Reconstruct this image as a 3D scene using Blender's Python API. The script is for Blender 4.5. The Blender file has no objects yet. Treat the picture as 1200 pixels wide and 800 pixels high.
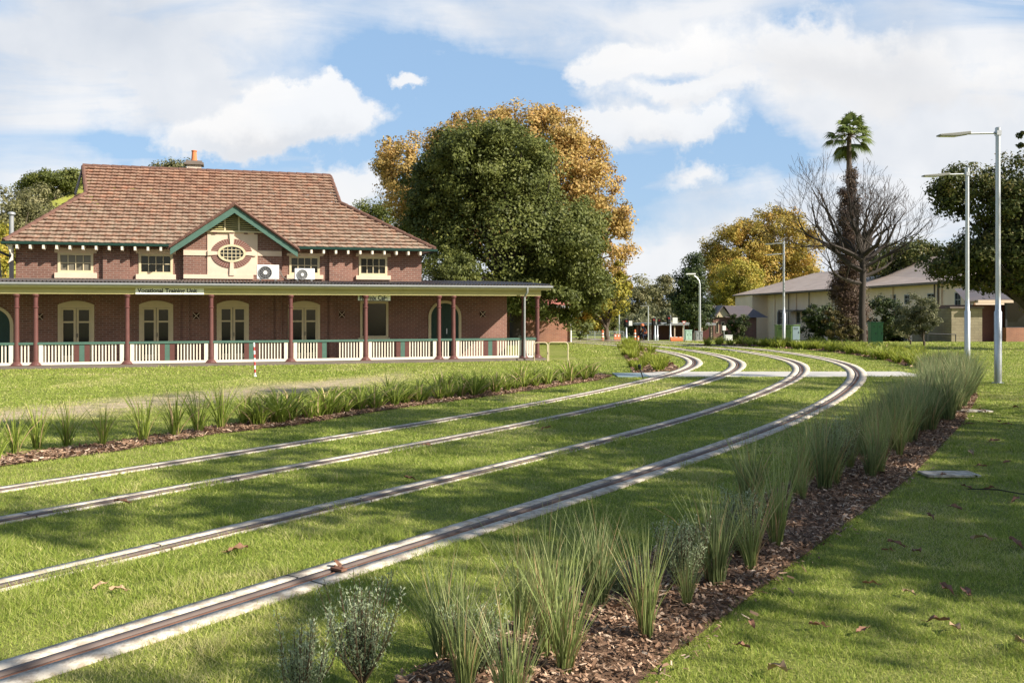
import bpy, math, random
import numpy as np
from mathutils import Vector, Matrix
random.seed(7); RNG = np.random.default_rng(7)
S = bpy.context.scene
COL = S.collection
PI = math.pi
R = math.radians
F, HZ, CH = 1100.0, 362.0, 2.0          # focal length in px of a 1200 px frame, horizon row, camera height

# ------------------------------------------------------------------ helpers
def zg(y):                               # terrain height: level lawn, then falling away
    return -0.031 * min(max(y - 57.0, 0.0), 100.0)
def gp(px, py):                          # point of the level lawn seen at a pixel
    Y = F * CH / (py - HZ); return ((px - 600) * Y / F, Y)
def wx(px, Y): return (px - 600) * Y / F
def wz(py, Y): return CH + (HZ - py) * Y / F

def tag(o, label=None, cat=None, group=None, kind=None):
    if label: o['label'] = label
    if cat: o['category'] = cat
    if group: o['group'] = group
    if kind: o['kind'] = kind
    return o
def empty(name, loc=(0, 0, 0), rz=0, label=None, cat=None, group=None):
    o = bpy.data.objects.new(name, None); COL.objects.link(o)
    o.location = loc; o.rotation_euler = (0, 0, rz); o.empty_display_size = .2
    return tag(o, label, cat, group)
def fast(name, V, Fc, mat, parent=None, smooth=False, attr=None, n=None):
    """V (k,3), Fc (m,n) equal-sized faces -> object"""
    V = np.asarray(V, np.float32); Fc = np.asarray(Fc, np.int32)
    me = bpy.data.meshes.new(name); n = Fc.shape[1]
    me.vertices.add(len(V)); me.vertices.foreach_set('co', V.ravel())
    me.loops.add(Fc.size); me.loops.foreach_set('vertex_index', Fc.ravel())
    me.polygons.add(len(Fc)); me.polygons.foreach_set('loop_start', np.arange(0, Fc.size, n, dtype=np.int32))
    try: me.polygons.foreach_set('loop_total', np.full(len(Fc), n, np.int32))
    except Exception: pass
    if smooth: me.polygons.foreach_set('use_smooth', np.ones(len(Fc), bool))
    me.update(calc_edges=True)
    if attr is not None:
        a = me.attributes.new('v', 'FLOAT', 'POINT'); a.data.foreach_set('value', np.asarray(attr, np.float32))
    me.materials.append(mat)
    o = bpy.data.objects.new(name, me); COL.objects.link(o); o.parent = parent
    return o
class MB:
    def __init__(s): s.v = []; s.f = []; s.sm = False
    def add(s, vs, fs):
        b = len(s.v); s.v += [tuple(map(float, v)) for v in vs]; s.f += [tuple(b + i for i in f) for f in fs]; return s
    def box(s, x0, x1, y0, y1, z0, z1):
        return s.add([(x0,y0,z0),(x1,y0,z0),(x1,y1,z0),(x0,y1,z0),(x0,y0,z1),(x1,y0,z1),(x1,y1,z1),(x0,y1,z1)],
                     [(0,3,2,1),(4,5,6,7),(0,1,5,4),(1,2,6,5),(2,3,7,6),(3,0,4,7)])
    def bar(s, a, b, w, d=None):                     # box beam between two points
        a = Vector(a); b = Vector(b); d = d or w; t = (b - a).normalized()
        up = Vector((0,0,1)) if abs(t.z) < .95 else Vector((1,0,0))
        p = t.cross(up).normalized(); q = p.cross(t)
        vs = []
        for c in (a, b):
            for i, j in ((-1,-1),(1,-1),(1,1),(-1,1)): vs.append(c + p*(i*w/2) + q*(j*d/2))
        return s.add(vs, [(0,3,2,1),(4,5,6,7),(0,1,5,4),(1,2,6,5),(2,3,7,6),(3,0,4,7)])
    def tube(s, pts, rs, n=10, cap=True):
        pts = [Vector(p) for p in pts]; k = len(pts)
        if not hasattr(rs, '__len__'): rs = [rs]*k
        t0 = (pts[1]-pts[0]).normalized(); up = Vector((0,0,1)) if abs(t0.z) < .9 else Vector((1,0,0))
        p = t0.cross(up).normalized(); vs = []; fs = []
        for i in range(k):
            t = (pts[min(i+1,k-1)] - pts[max(i-1,0)]).normalized()
            p = (p - t*p.dot(t)).normalized(); q = t.cross(p)
            for j in range(n):
                a = 2*PI*j/n; vs.append(pts[i] + (p*math.cos(a) + q*math.sin(a))*rs[i])
        for i in range(k-1):
            for j in range(n): fs.append((i*n+j, i*n+(j+1)%n, (i+1)*n+(j+1)%n, (i+1)*n+j))
        if cap: fs += [tuple(range(n-1,-1,-1)), tuple(range((k-1)*n, k*n))]
        return s.add(vs, fs)
    def lathe(s, prof, c=(0,0), n=16):               # prof: (r,z)
        return s.tube([(c[0],c[1],z + i*1e-5) for i,(r,z) in enumerate(prof)], [r for r,z in prof], n)
    def prism(s, poly, a, b, axis='y'):              # polygon (p,q) extruded from a to b along axis
        k = len(poly)
        if axis == 'y': vs = [(p,a,q) for p,q in poly] + [(p,b,q) for p,q in poly]
        elif axis == 'x': vs = [(a,p,q) for p,q in poly] + [(b,p,q) for p,q in poly]
        else: vs = [(p,q,a) for p,q in poly] + [(p,q,b) for p,q in poly]
        return s.add(vs, [tuple(range(k)), tuple(range(2*k-1,k-1,-1))] + [(i,(i+1)%k,k+(i+1)%k,k+i) for i in range(k)])
    def ring(s, outer, inner, a, b):                 # frame between two same-length outlines, y from a to b
        k = len(outer)
        vs = [(p,a,q) for p,q in outer]+[(p,a,q) for p,q in inner]+[(p,b,q) for p,q in outer]+[(p,b,q) for p,q in inner]
        fs = []
        for i in range(k):
            j = (i+1)%k
            fs += [(i,j,k+j,k+i),(2*k+i,3*k+i,3*k+j,2*k+j),(i,2*k+i,2*k+j,j),(k+i,k+j,3*k+j,3*k+i)]
        return s.add(vs, fs)
    def build(s, name, mat, parent=None, smooth=False, bevel=0):
        me = bpy.data.meshes.new(name); me.from_pydata(s.v, [], s.f)
        import bmesh
        bm = bmesh.new(); bm.from_mesh(me); bmesh.ops.recalc_face_normals(bm, faces=bm.faces); bm.to_mesh(me); bm.free()
        me.materials.append(mat)
        if smooth: me.polygons.foreach_set('use_smooth', [True]*len(me.polygons))
        o = bpy.data.objects.new(name, me); COL.objects.link(o); o.parent = parent
        if smooth:
            try: me.set_sharp_from_angle(angle=R(40))
            except Exception: pass
        if bevel:
            m = o.modifiers.new('b','BEVEL'); m.width = bevel; m.segments = 2; m.limit_method='ANGLE'
        return o
def copy_tree(o, parent=None, kids={}):
    c = o.copy(); COL.objects.link(c); c.parent = parent
    for ch in [x for x in COL.objects if x.parent == o]: copy_tree(ch, c)
    return c

# ------------------------------------------------------------------ materials
class NT:
    def __init__(s, name):
        s.m = bpy.data.materials.new(name); s.m.use_nodes = True; s.t = s.m.node_tree; s.t.nodes.clear()
        s.out = s.t.nodes.new('ShaderNodeOutputMaterial')
    def n(s, ty, **kw):
        nd = s.t.nodes.new(ty)
        for k, v in kw.items():
            if k in nd.inputs: 
                s.set(nd.inputs[k], v)
            else: setattr(nd, k, v)
        return nd
    def set(s, inp, v):
        if hasattr(v, 'is_linked') : s.t.links.new(v, inp)
        elif isinstance(v, (tuple, list)) and len(v) == 3 and inp.type == 'RGBA': inp.default_value = (*v, 1)
        else: inp.default_value = v
    def math(s, op, a, b=0, c=0, clamp=False):
        nd = s.t.nodes.new('ShaderNodeMath'); nd.operation = op; nd.use_clamp = clamp
        for i, v in enumerate((a, b, c)): s.set(nd.inputs[i], v)
        return nd.outputs[0]
    def mix(s, f, a, b, bt='MIX'):
        nd = s.t.nodes.new('ShaderNodeMix'); nd.data_type = 'RGBA'; nd.blend_type = bt
        s.set(nd.inputs[0], f); s.set(nd.inputs[6], a); s.set(nd.inputs[7], b); return nd.outputs[2]
    def ramp(s, f, stops):
        nd = s.t.nodes.new('ShaderNodeValToRGB'); s.set(nd.inputs[0], f); e = nd.color_ramp.elements
        while len(e) < len(stops): e.new(.5)
        for i, (p, c) in enumerate(stops):
            e[i].position = p; e[i].color = (*c, 1) if len(c) == 3 else c
        return nd.outputs[0]
    def noise(s, vec, sc, det=3, rough=.55):
        nd = s.n('ShaderNodeTexNoise'); nd.inputs['Scale'].default_value = sc; nd.inputs['Detail'].default_value = det
        nd.inputs['Roughness'].default_value = rough
        if vec is not None: s.t.links.new(vec, nd.inputs['Vector'])
        return nd.outputs['Fac']
    def obj(s): return s.n('ShaderNodeTexCoord').outputs['Object']
    def bsdf(s, col, rough=.8, metal=0, bump=None, bs=.3, bd=.01, spec=.3, transl=0, normal=None):
        b = s.n('ShaderNodeBsdfPrincipled'); s.set(b.inputs['Base Color'], col); s.set(b.inputs['Roughness'], rough)
        b.inputs['Metallic'].default_value = metal; b.inputs['Specular IOR Level'].default_value = spec
        if bump is not None:
            bp = s.n('ShaderNodeBump'); s.set(bp.inputs['Height'], bump); bp.inputs['Strength'].default_value = bs
            bp.inputs['Distance'].default_value = bd; s.t.links.new(bp.outputs[0], b.inputs['Normal'])
        o = b.outputs[0]
        if transl:
            tr = s.n('ShaderNodeBsdfTranslucent'); s.set(tr.inputs[0], col)
            mx = s.n('ShaderNodeMixShader'); mx.inputs[0].default_value = transl
            s.t.links.new(o, mx.inputs[1]); s.t.links.new(tr.outputs[0], mx.inputs[2]); o = mx.outputs[0]
        s.t.links.new(o, s.out.inputs[0]); return s.m
def plain(name, c, rough=.7, metal=0, var=.25, sc=6, spec=.3, bump=.15):
    t = NT(name); v = t.obj(); f = t.noise(v, sc, 4); g = t.noise(v, sc*9, 3)
    col = t.mix(f, tuple(x*(1-var) for x in c), tuple(min(1, x*(1+var)) for x in c))
    return t.bsdf(col, rough, metal, bump=g, bs=bump, bd=.004, spec=spec)
def leafmat(name, stops, transl=.3, rough=.55, spec=.25):
    t = NT(name); a = t.n('ShaderNodeAttribute'); a.attribute_name = 'v'
    col = t.ramp(a.outputs['Fac'], stops)
    return t.bsdf(col, rough, spec=spec, transl=transl)

def brickmat(name, c1, c2, mortar, bw=.24, bh=.08, ms=.012, stain=.3):
    t = NT(name); o = t.obj(); sp = t.n('ShaderNodeSeparateXYZ'); t.t.links.new(o, sp.inputs[0])
    cb = t.n('ShaderNodeCombineXYZ'); t.set(cb.inputs[0], t.math('ADD', sp.outputs[0], sp.outputs[1])); t.set(cb.inputs[1], sp.outputs[2])
    b = t.n('ShaderNodeTexBrick'); t.t.links.new(cb.outputs[0], b.inputs['Vector'])
    t.set(b.inputs['Color1'], c1); t.set(b.inputs['Color2'], c2); t.set(b.inputs['Mortar'], mortar)
    b.inputs['Scale'].default_value = 1; b.inputs['Mortar Size'].default_value = ms; b.inputs['Mortar Smooth'].default_value = .2
    b.inputs['Brick Width'].default_value = bw; b.inputs['Row Height'].default_value = bh; b.inputs['Bias'].default_value = 0
    f = t.noise(o, .8, 5); g = t.noise(o, 14, 3); w = t.noise(o, .35, 6, .7)
    col0 = t.mix(t.ramp(w, [(.45,(0,)*3),(.68,(.45,)*3)]), b.outputs['Color'], tuple(x*1.7+.03 for x in c1))
    col = t.mix(t.math('MULTIPLY', t.ramp(f, [(.4,(0,)*3),(.7,(1,)*3)]), stain+.15), col0, (.10,.06,.05))
    col = t.mix(t.math('MULTIPLY', g, .35), col, tuple(x*1.5 for x in c1))
    h = t.math('SUBTRACT', 1, b.outputs['Fac'])
    return t.bsdf(col, .85, bump=h, bs=.6, bd=.008)
M = {}
M['brick'] = brickmat('red_brown_brick', (.21,.100,.072), (.115,.055,.043), (.30,.24,.20))
M['brick2'] = brickmat('orange_brown_brick', (.33,.15,.09), (.24,.10,.065), (.3,.24,.2))
M['stone'] = brickmat('coursed_stone', (.30,.26,.17), (.20,.17,.11), (.15,.12,.09), .5, .18, .012)
M['render'] = plain('cream_render', (.66,.52,.40), .8, var=.12, sc=3)
M['paleren'] = plain('weathered_cream_render', (.84,.67,.53), .85, var=.16, sc=.6)
M['cream'] = plain('cream_paint', (.60,.51,.33), .55, var=.1)
M['white'] = plain('off_white_paint', (.74,.68,.57), .5, var=.1)
M['olive'] = plain('olive_cream_paint', (.60,.55,.30), .5, var=.12, sc=2)
M['olive2'] = plain('deep_olive_paint', (.47,.42,.19), .55, var=.15, sc=2)
M['maroon'] = plain('maroon_paint', (.125,.052,.046), .45, var=.2)
M['maroon2'] = plain('dark_maroon_paint', (.12,.045,.042), .5, var=.25)
M['green'] = plain('heritage_green_paint', (.075,.145,.115), .5, var=.2)
M['dgreen'] = plain('dark_green_paint', (.012,.04,.03), .4, var=.2)
M['concrete'] = plain('pale_concrete', (.66,.60,.51), .9, var=.28, sc=1.8, bump=.4)
def stainedconcrete():
    t = NT('stained_concrete'); o = t.obj(); a = t.noise(o, 1.3, 5, .6); b = t.noise(o, 9, 5, .7); c = t.noise(o, 60, 2)
    col = t.mix(a, (.46,.41,.34), (.72,.66,.56)); col = t.mix(t.ramp(b, [(.42,(.75,)*3),(.55,(0,)*3)]), col, (.30,.24,.18))
    sp = t.n('ShaderNodeSeparateXYZ'); t.t.links.new(o, sp.inputs[0])
    j = t.math('FRACT', t.math('MULTIPLY', t.math('ADD', t.math('MULTIPLY', sp.outputs[0], .57), t.math('MULTIPLY', sp.outputs[1], .82)), .42))
    col = t.mix(t.math('LESS_THAN', j, .008), col, (.06,.05,.04))
    return t.bsdf(col, .92, bump=c, bs=.5, bd=.006)
M['concrete'] = stainedconcrete()
M['pathc'] = plain('light_path_concrete', (.50,.48,.44), .85, var=.12, sc=1.2, bump=.3)
M['floorc'] = plain('verandah_concrete', (.17,.14,.12), .85, var=.3, sc=2)  # kept dark so the colour carries the shadow below the balustrade
M['galv'] = plain('galvanised_steel', (.52,.54,.56), .42, .75, var=.12, sc=9)
M['lampgrey'] = plain('lamp_head_grey', (.30,.30,.27), .4, .5, var=.1)
M['greyp'] = plain('grey_painted_steel', (.32,.33,.34), .5, .2, var=.15)
M['dgrey'] = plain('dark_grey_steel', (.05,.05,.055), .5, .3, var=.2)
M['steel'] = plain('worn_rail_steel', (.15,.115,.10), .6, .15, var=.3, sc=5)
M['rust'] = plain('rusty_steel', (.17,.085,.055), .9, .0, var=.45, sc=4, bump=.5)
M['rubber'] = plain('grey_brown_rubber', (.10,.085,.075), .85, var=.35, sc=3)
M['slot'] = plain('dark_groove_dirt', (.035,.018,.013), .95, var=.3)
M['acw'] = plain('air_conditioner_white', (.78,.78,.76), .45, var=.05)
M['acg'] = plain('fan_grille_grey', (.28,.28,.28), .5, .2, var=.1)
M['black'] = plain('black_plastic', (.015,.015,.016), .45, var=.2)
M['orange'] = plain('safety_orange', (.62,.17,.07), .6, var=.15)
M['redp'] = plain('signal_red', (.42,.06,.05), .5, var=.2)
M['whitep'] = plain('white_enamel', (.8,.8,.78), .4, var=.05)
M['boxgreen'] = plain('cabinet_green', (.075,.22,.085), .5, var=.15)
M['olivegreen'] = plain('olive_cabinet_green', (.16,.25,.09), .55, var=.15)
M['palegreen'] = plain('pale_green_cabinet', (.42,.60,.50), .5, var=.08)
M['bluegrey'] = plain('blue_grey_panel', (.25,.33,.36), .5, var=.12)
M['terra'] = plain('terracotta_pot', (.60,.20,.08), .75, var=.2)
M['chim'] = brickmat('pale_chimney_brick', (.62,.52,.42), (.55,.46,.37), (.5,.45,.38))
M['signbg'] = plain('sign_board_grey', (.85,.85,.74), .6, var=.08)
M['bark'] = plain('grey_brown_bark', (.11,.085,.065), .9, var=.35, sc=3, bump=.8)
M['darkbark'] = plain('dark_bark', (.055,.045,.038), .9, var=.3, sc=3, bump=.8)
M['skin'] = plain('skin', (.45,.25,.17), .6, var=.05)
M['navy'] = plain('navy_workwear', (.02,.025,.045), .8, var=.2)
M['grass_bank'] = plain('hillside_grass', (.30,.31,.06), .95, var=.4, sc=.3)
def glassmat(name, c, rough=.06):
    t = NT(name); f = t.noise(t.obj(), 1.3, 2)
    return t.bsdf(t.mix(f, c, tuple(x*2.2 for x in c)), rough, spec=.35)
M['glass'] = glassmat('dark_window_glass', (.008,.009,.009), .12)
M['glassb'] = glassmat('blind_behind_glass', (.10,.09,.07), .15)
TILEZ = .15
def tilemat():
    t = NT('terracotta_roof_tiles'); o = t.obj()
    sp = t.n('ShaderNodeSeparateXYZ'); t.t.links.new(o, sp.inputs[0])
    sn = t.n('ShaderNodeVectorMath', operation='SNAP'); t.t.links.new(o, sn.inputs[0]); sn.inputs[1].default_value = (.235,50,TILEZ)
    wn = t.n('ShaderNodeTexWhiteNoise'); t.t.links.new(sn.outputs[0], wn.inputs[0])
    big = t.noise(o, .45, 4); fine = t.noise(o, 5, 4, .7)
    hgt = t.math('MULTIPLY_ADD', sp.outputs[2], .26, -1.55)      # upper courses keep more of their red, lower ones carry lichen
    k = t.math('ADD', t.math('MULTIPLY', big, .8), t.math('MULTIPLY', hgt, .5))
    base = t.ramp(wn.outputs['Value'], [(0,(.19,.092,.062)),(.3,(.225,.110,.074)),(.6,(.27,.130,.084)),(.85,(.30,.175,.120)),(1,(.35,.15,.09))])
    lich = t.mix(fine, (.17,.135,.10), (.37,.32,.25))
    lf = t.math('SUBTRACT', t.math('ADD', t.math('MULTIPLY', wn.outputs['Value'], .12), .95), k, clamp=True)
    col = t.mix(t.math('MULTIPLY', lf, t.ramp(fine, [(.35,(.25,)*3),(.6,(1,)*3)])), base, lich)
    return t.bsdf(col, .85, bump=fine, bs=.5, bd=.01)
M['tile'] = tilemat()
M['redtile'] = plain('red_roof_tiles', (.40,.15,.12), .8, var=.25, sc=2)
def metalroof(name, c, sc=1.2):
    t = NT(name); o = t.obj(); mp = t.n('ShaderNodeMapping'); t.t.links.new(o, mp.inputs[0]); mp.inputs['Scale'].default_value = (.25, 2.5, 1)
    f = t.noise(mp.outputs[0], sc, 6, .7); g = t.noise(o, .35, 4)
    col = t.mix(f, tuple(x*.55 for x in c), tuple(x*1.35 for x in c)); col = t.mix(t.math('MULTIPLY', g, .5), col, (.20,.12,.09))
    return t.bsdf(col, .6, .1, bump=f, bs=.3)
M['iron'] = metalroof('grey_corrugated_iron', (.30,.28,.27))
M['oldroof'] = metalroof('weathered_grey_roof', (.58,.47,.39))
M['slate'] = metalroof('dark_slate_roof', (.10,.10,.11))
def grassmats():
    t = NT('lawn_ground'); o = t.obj()
    a = t.noise(o, .22, 5, .6); b = t.noise(o, 3.0, 5, .65); c = t.noise(o, 40, 3, .7)
    col = t.mix(t.ramp(b, [(.3,(0,)*3),(.7,(1,)*3)]), (.12,.16,.02), (.30,.34,.055))
    col = t.mix(t.ramp(a, [(.45,(0,)*3),(.7,(.6,)*3)]), col, (.42,.37,.14))
    # dry straw patch on the mound in front of the verandah
    sp = t.n('ShaderNodeSeparateXYZ'); t.t.links.new(o, sp.inputs[0])
    q = t.math('ADD', sp.outputs[1], t.math('MULTIPLY', sp.outputs[0], -1.6))      # along the bed direction
    d = t.math('ABSOLUTE', t.math('SUBTRACT', q, DRYQ)); d = t.math('SUBTRACT', 1.35, t.math('MULTIPLY', d, .40), clamp=True)
    lx = t.math('MULTIPLY', t.math('SUBTRACT', -2.0, sp.outputs[0]), .4, clamp=True)
    dd = t.math('MULTIPLY', d, lx); far = t.math('LESS_THAN', sp.outputs[1], 60)
    dry = t.math('MULTIPLY', t.math('MULTIPLY', dd, far), t.ramp(b, [(.32,(.15,)*3),(.55,(1,)*3)]), clamp=True)
    col = t.mix(dry, col, (.56,.45,.29))
    col = t.mix(t.ramp(c, [(.35,(.45,)*3),(.6,(0,)*3)]), col, (.03,.035,.012))
    return t.bsdf(col, .95, bump=c, bs=.8, bd=.03)
DRYQ = 32.6
M['lawn'] = grassmats()
def blades(name, stops, tr=.35):
    t = NT(name); a = t.n('ShaderNodeAttribute'); a.attribute_name = 'v'
    o = t.obj(); n = t.noise(o, .5, 4); n2 = t.noise(o, 2.2, 3)
    k = t.math('ADD', t.math('MULTIPLY', a.outputs['Fac'], .55), t.math('MULTIPLY', t.math('ADD', n, n2), .28))
    return t.bsdf(t.ramp(k, stops), .6, spec=.2, transl=tr)
M['blade'] = blades('lawn_grass_blades', [(.15,(.13,.19,.03)),(.42,(.265,.35,.055)),(.66,(.42,.47,.10)),(.9,(.62,.56,.27))])
t = NT('bark_mulch'); o_ = t.obj(); a_ = t.noise(o_, 30, 4, .7); b_ = t.noise(o_, 2, 3)
M['mulch'] = t.bsdf(t.mix(a_, (.06,.035,.022), (.26,.155,.095)), .95, bump=a_, bs=1, bd=.03)
M['chip'] = leafmat('bark_chips', [(0,(.09,.05,.03)),(.5,(.27,.16,.10)),(.85,(.45,.30,.20)),(1,(.62,.48,.36))], transl=0, rough=.85)

# ------------------------------------------------------------------ world, sun, camera
SUN = Vector((.907, -.421, .66)).normalized()
el = math.asin(SUN.z); az = math.atan2(SUN.x, SUN.y)
W = bpy.data.worlds.new('World'); W.cycles.sampling_method='MANUAL'; W.cycles.sample_map_resolution=256; S.world = W; W.use_nodes = True
t = NT.__new__(NT); t.t = W.node_tree; t.t.nodes.clear(); t.out = t.t.nodes.new('ShaderNodeOutputWorld')
SKYS = .08
sky = t.n('ShaderNodeTexSky'); sky.sky_type = 'NISHITA'; sky.sun_disc = False; sky.sun_elevation = el; sky.sun_rotation = az
sky.air_density = 1.0; sky.dust_density = .6; sky.ozone_density = 1.5
tc = t.n('ShaderNodeTexCoord').outputs['Generated']
sp = t.n('ShaderNodeSeparateXYZ'); t.t.links.new(tc, sp.inputs[0])
dx, dy, dz = sp.outputs
yy = t.math('MAXIMUM', t.math('ABSOLUTE', dy), .03)
U = t.math('DIVIDE', dx, yy); V = t.math('DIVIDE', dz, yy)     # where the sky direction points, as tangents
cb = t.n('ShaderNodeCombineXYZ'); t.set(cb.inputs[0], U); t.set(cb.inputs[1], V)
wv = t.n('ShaderNodeTexNoise'); wv.inputs['Scale'].default_value = 5; wv.inputs['Detail'].default_value = 7; wv.inputs['Roughness'].default_value = .62
t.t.links.new(cb.outputs[0], wv.inputs['Vector'])
ws = t.n('ShaderNodeSeparateColor'); t.t.links.new(wv.outputs['Color'], ws.inputs[0])
Uw = t.math('ADD', U, t.math('MULTIPLY', t.math('SUBTRACT', ws.outputs[0], .5), .20))
Vw = t.math('ADD', V, t.math('MULTIPLY', t.math('SUBTRACT', ws.outputs[1], .5), .16))
def blob(px, py, rx, ry, amp, ang=0, uu=None, vv=None, soft=1.0):
    u0 = (px-600)/F; v0 = (HZ-py)/F; c, s_ = math.cos(R(ang)), math.sin(R(ang))
    a = t.math('SUBTRACT', uu or Uw, u0); b = t.math('SUBTRACT', vv or Vw, v0)
    p = t.math('MULTIPLY', t.math('ADD', t.math('MULTIPLY', a, c), t.math('MULTIPLY', b, s_)), F/rx)
    q = t.math('MULTIPLY', t.math('SUBTRACT', t.math('MULTIPLY', b, c), t.math('MULTIPLY', a, s_)), F/ry)
    d = t.math('ADD', t.math('MULTIPLY', p, p), t.math('MULTIPLY', q, q))
    return t.math('MULTIPLY', t.math('EXPONENT', t.math('MULTIPLY', d, -soft)), amp)
def addall(l):
    r = l[0]
    for x in l[1:]: r = t.math('ADD', r, x)
    return r
# thin streaky high cloud
mp = t.n('ShaderNodeMapping'); t.t.links.new(cb.outputs[0], mp.inputs[0]); mp.inputs['Rotation'].default_value = (0,0,R(33)); mp.inputs['Scale'].default_value = (2.0, 8.5, 1)
cn = t.n('ShaderNodeTexNoise'); t.t.links.new(mp.outputs[0], cn.inputs['Vector']); cn.inputs['Scale'].default_value = 1.6; cn.inputs['Detail'].default_value = 9; cn.inputs['Roughness'].default_value = .58; cn.inputs['Distortion'].default_value = .6
thin = addall([
    blob(60, 70, 230, 140, .95), blob(250, 120, 300, 30, .45, -33), blob(330, 25, 260, 45, .6, -28), blob(200,60,160,60,.4), blob(40, 200, 130, 50, .35),
    blob(560, 40, 190, 42, .55, -24), blob(650, 5, 260, 30, .5), blob(930, 60, 330, 100, .62), blob(1130, 180, 200, 150, .85), blob(980, 190, 130, 90, .5),
    blob(800, 295, 260, 60, .85), blob(560, 330, 700, 55, .5),
    blob(430, 90, 90, 45, -.75, -30), blob(545, 110, 120, 55, -1.0), blob(610, 190, 90, 40, -.5), blob(340,190,150,18,-.5), blob(640, 70, 75, 30, -.55), blob(230, 165, 60, 18, -.3, -25), blob(130, 165, 50, 20, -.5), blob(180, 178, 110, 16, -.5),
    blob(890, 185, 90, 40, -1.1, -25), blob(700,240,80,30,-.4), blob(940, 18, 60, 14, -.5), blob(660, 130, 60, 40, -.4)])
thin = t.math('ADD', thin, t.math('MULTIPLY', t.math('SUBTRACT', cn.outputs['Fac'], .5), 3.1))
thin = t.ramp(thin, [(-.15,(0,)*3),(.4,(.45,)*3),(1.0,(1,)*3)])
# cumulus heaps
cum = addall([
    blob(330, 148, 95, 30, 1.0), blob(405, 150, 45, 28, .8), blob(250, 160, 80, 22, .8), blob(385, 115, 30, 14, .5), blob(310, 118, 40, 14, .5),
    blob(484, 98, 20, 9, .9), blob(715, 80, 55, 22, 1.0, 12), blob(770, 66, 50, 18, .55), blob(805, 113, 58, 15, 1.05), blob(775, 155, 80, 22, 1.1), blob(690, 160, 40, 22, .5),
    blob(420, 222, 60, 22, .8), blob(830, 205, 60, 14, .6), blob(940, 60, 130, 55, .8), blob(1100, 100, 130, 40, .7)])
cumn = t.noise(cb.outputs[0], 16, 7, .62)
cum = t.math('ADD', cum, t.math('MULTIPLY', t.math('SUBTRACT', cumn, .5), 1.3))
cumm = t.ramp(cum, [(.26,(0,)*3),(.60,(1,)*3)])
shade = t.noise(cb.outputs[0], 5.5, 5, .5)
# the flat undersides of the heaps: the same heaps shifted down are grey
low = addall([blob(320, 172, 120, 16, .8), blob(780, 178, 90, 15, .6), blob(970, 85, 170, 30, .7), blob(1110, 130, 120, 25, .7), blob(805,127,55,8,.4)])
CW = .54/SKYS
ccol = t.mix(t.math('MULTIPLY', t.math('ADD', low, t.math('SUBTRACT', shade, .35)), .55, clamp=True), (CW*1.08, CW*1.07, CW*1.06), (CW*.62, CW*.64, CW*.69))
tcol = t.mix(t.ramp(shade, [(.4,(0,)*3),(.75,(1,)*3)]), (CW*.98,CW*.985,CW*1.0), (CW*.68,CW*.73,CW*.81))
skyc = t.mix(1.0, sky.outputs[0], (1.22,1.12,1.02), 'MULTIPLY')
skyb = skyc; skyc = t.mix(.72, skyc, (CW*.37,CW*.60,CW*.93))
c1 = t.mix(t.math('MULTIPLY', thin, .93), skyc, tcol)
c2 = t.mix(t.math('MULTIPLY', cumm, .86), c1, ccol)
ahead = t.math('MULTIPLY', t.ramp(dy, [(.12,(0,)*3),(.55,(1,)*3)]), t.ramp(dz, [(.5,(1,)*3),(.78,(.12,)*3)]))
ahead = t.math('MULTIPLY', ahead, t.math('GREATER_THAN', dz, -.03))
fin = t.mix(ahead, skyb, c2)
bg = t.n('ShaderNodeBackground'); t.t.links.new(fin, bg.inputs[0]); bg.inputs[1].default_value = SKYS
t.t.links.new(bg.outputs[0], t.out.inputs[0])

sl = bpy.data.lights.new('sun', 'SUN'); sl.energy = 5.0; sl.angle = R(.5); sl.color = (1, .92, .80)
so = bpy.data.objects.new('sun', sl); COL.objects.link(so); so.rotation_euler = SUN.to_track_quat('Z', 'Y').to_euler(); so.location = (20,-20,30)
cam = bpy.data.cameras.new('camera'); co = bpy.data.objects.new('camera', cam); COL.objects.link(co); S.camera = co
co.location = (0,0,CH); co.rotation_euler = (R(90),0,0); cam.lens = 33; cam.sensor_width = 36; cam.shift_y = -38/1200
cam.clip_end = 3000; cam.clip_start = .1
S.render.engine = 'CYCLES'; S.cycles.max_bounces = 5; S.cycles.diffuse_bounces = 3; S.cycles.transmission_bounces = 3; S.cycles.glossy_bounces = 2
S.view_settings.view_transform = 'Standard'; S.view_settings.look = 'None'; S.view_settings.exposure = .82
S.view_settings.gamma = 1; S.view_settings.use_curve_mapping = False

# ------------------------------------------------------------------ terrain
ys = [-40,-10,0,57,70,85,100,120,140,157,200,400,1500]
hx = [-1500,-400,-150,-60,0,60,150,400,1500]
vs = [(x,y,zg(y)) for y in ys for x in hx]
k = len(hx); fs = [(j*k+i, j*k+i+1, (j+1)*k+i+1, (j+1)*k+i) for j in range(len(ys)-1) for i in range(k-1)]
tag(MB().add(vs, fs).build('lawn', M['lawn']), kind='structure')
# grassy hill rising to the left behind the building
def hill_h(x, y):
    return 26*math.exp(-((x+60)/21)**2 - ((y-150)/40)**2) + 9*math.exp(-((x+110)/30)**2 - ((y-150)/40)**2)
gx = np.linspace(-190, -10, 40); gy = np.linspace(85, 250, 36); vs = []
for y in gy:
    for x in gx:
        h_ = hill_h(x,y); vs.append((x, y, zg(y) + h_ - .3 + .5*math.sin(x*.7)*math.sin(y*.5)*min(1,h_/6)))
k = len(gx); fs = [(j*k+i, j*k+i+1, (j+1)*k+i+1, (j+1)*k+i) for j in range(len(gy)-1) for i in range(k-1)]
tag(MB().add(vs, fs).build('hill', M['grass_bank'], smooth=True), kind='structure')

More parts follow.
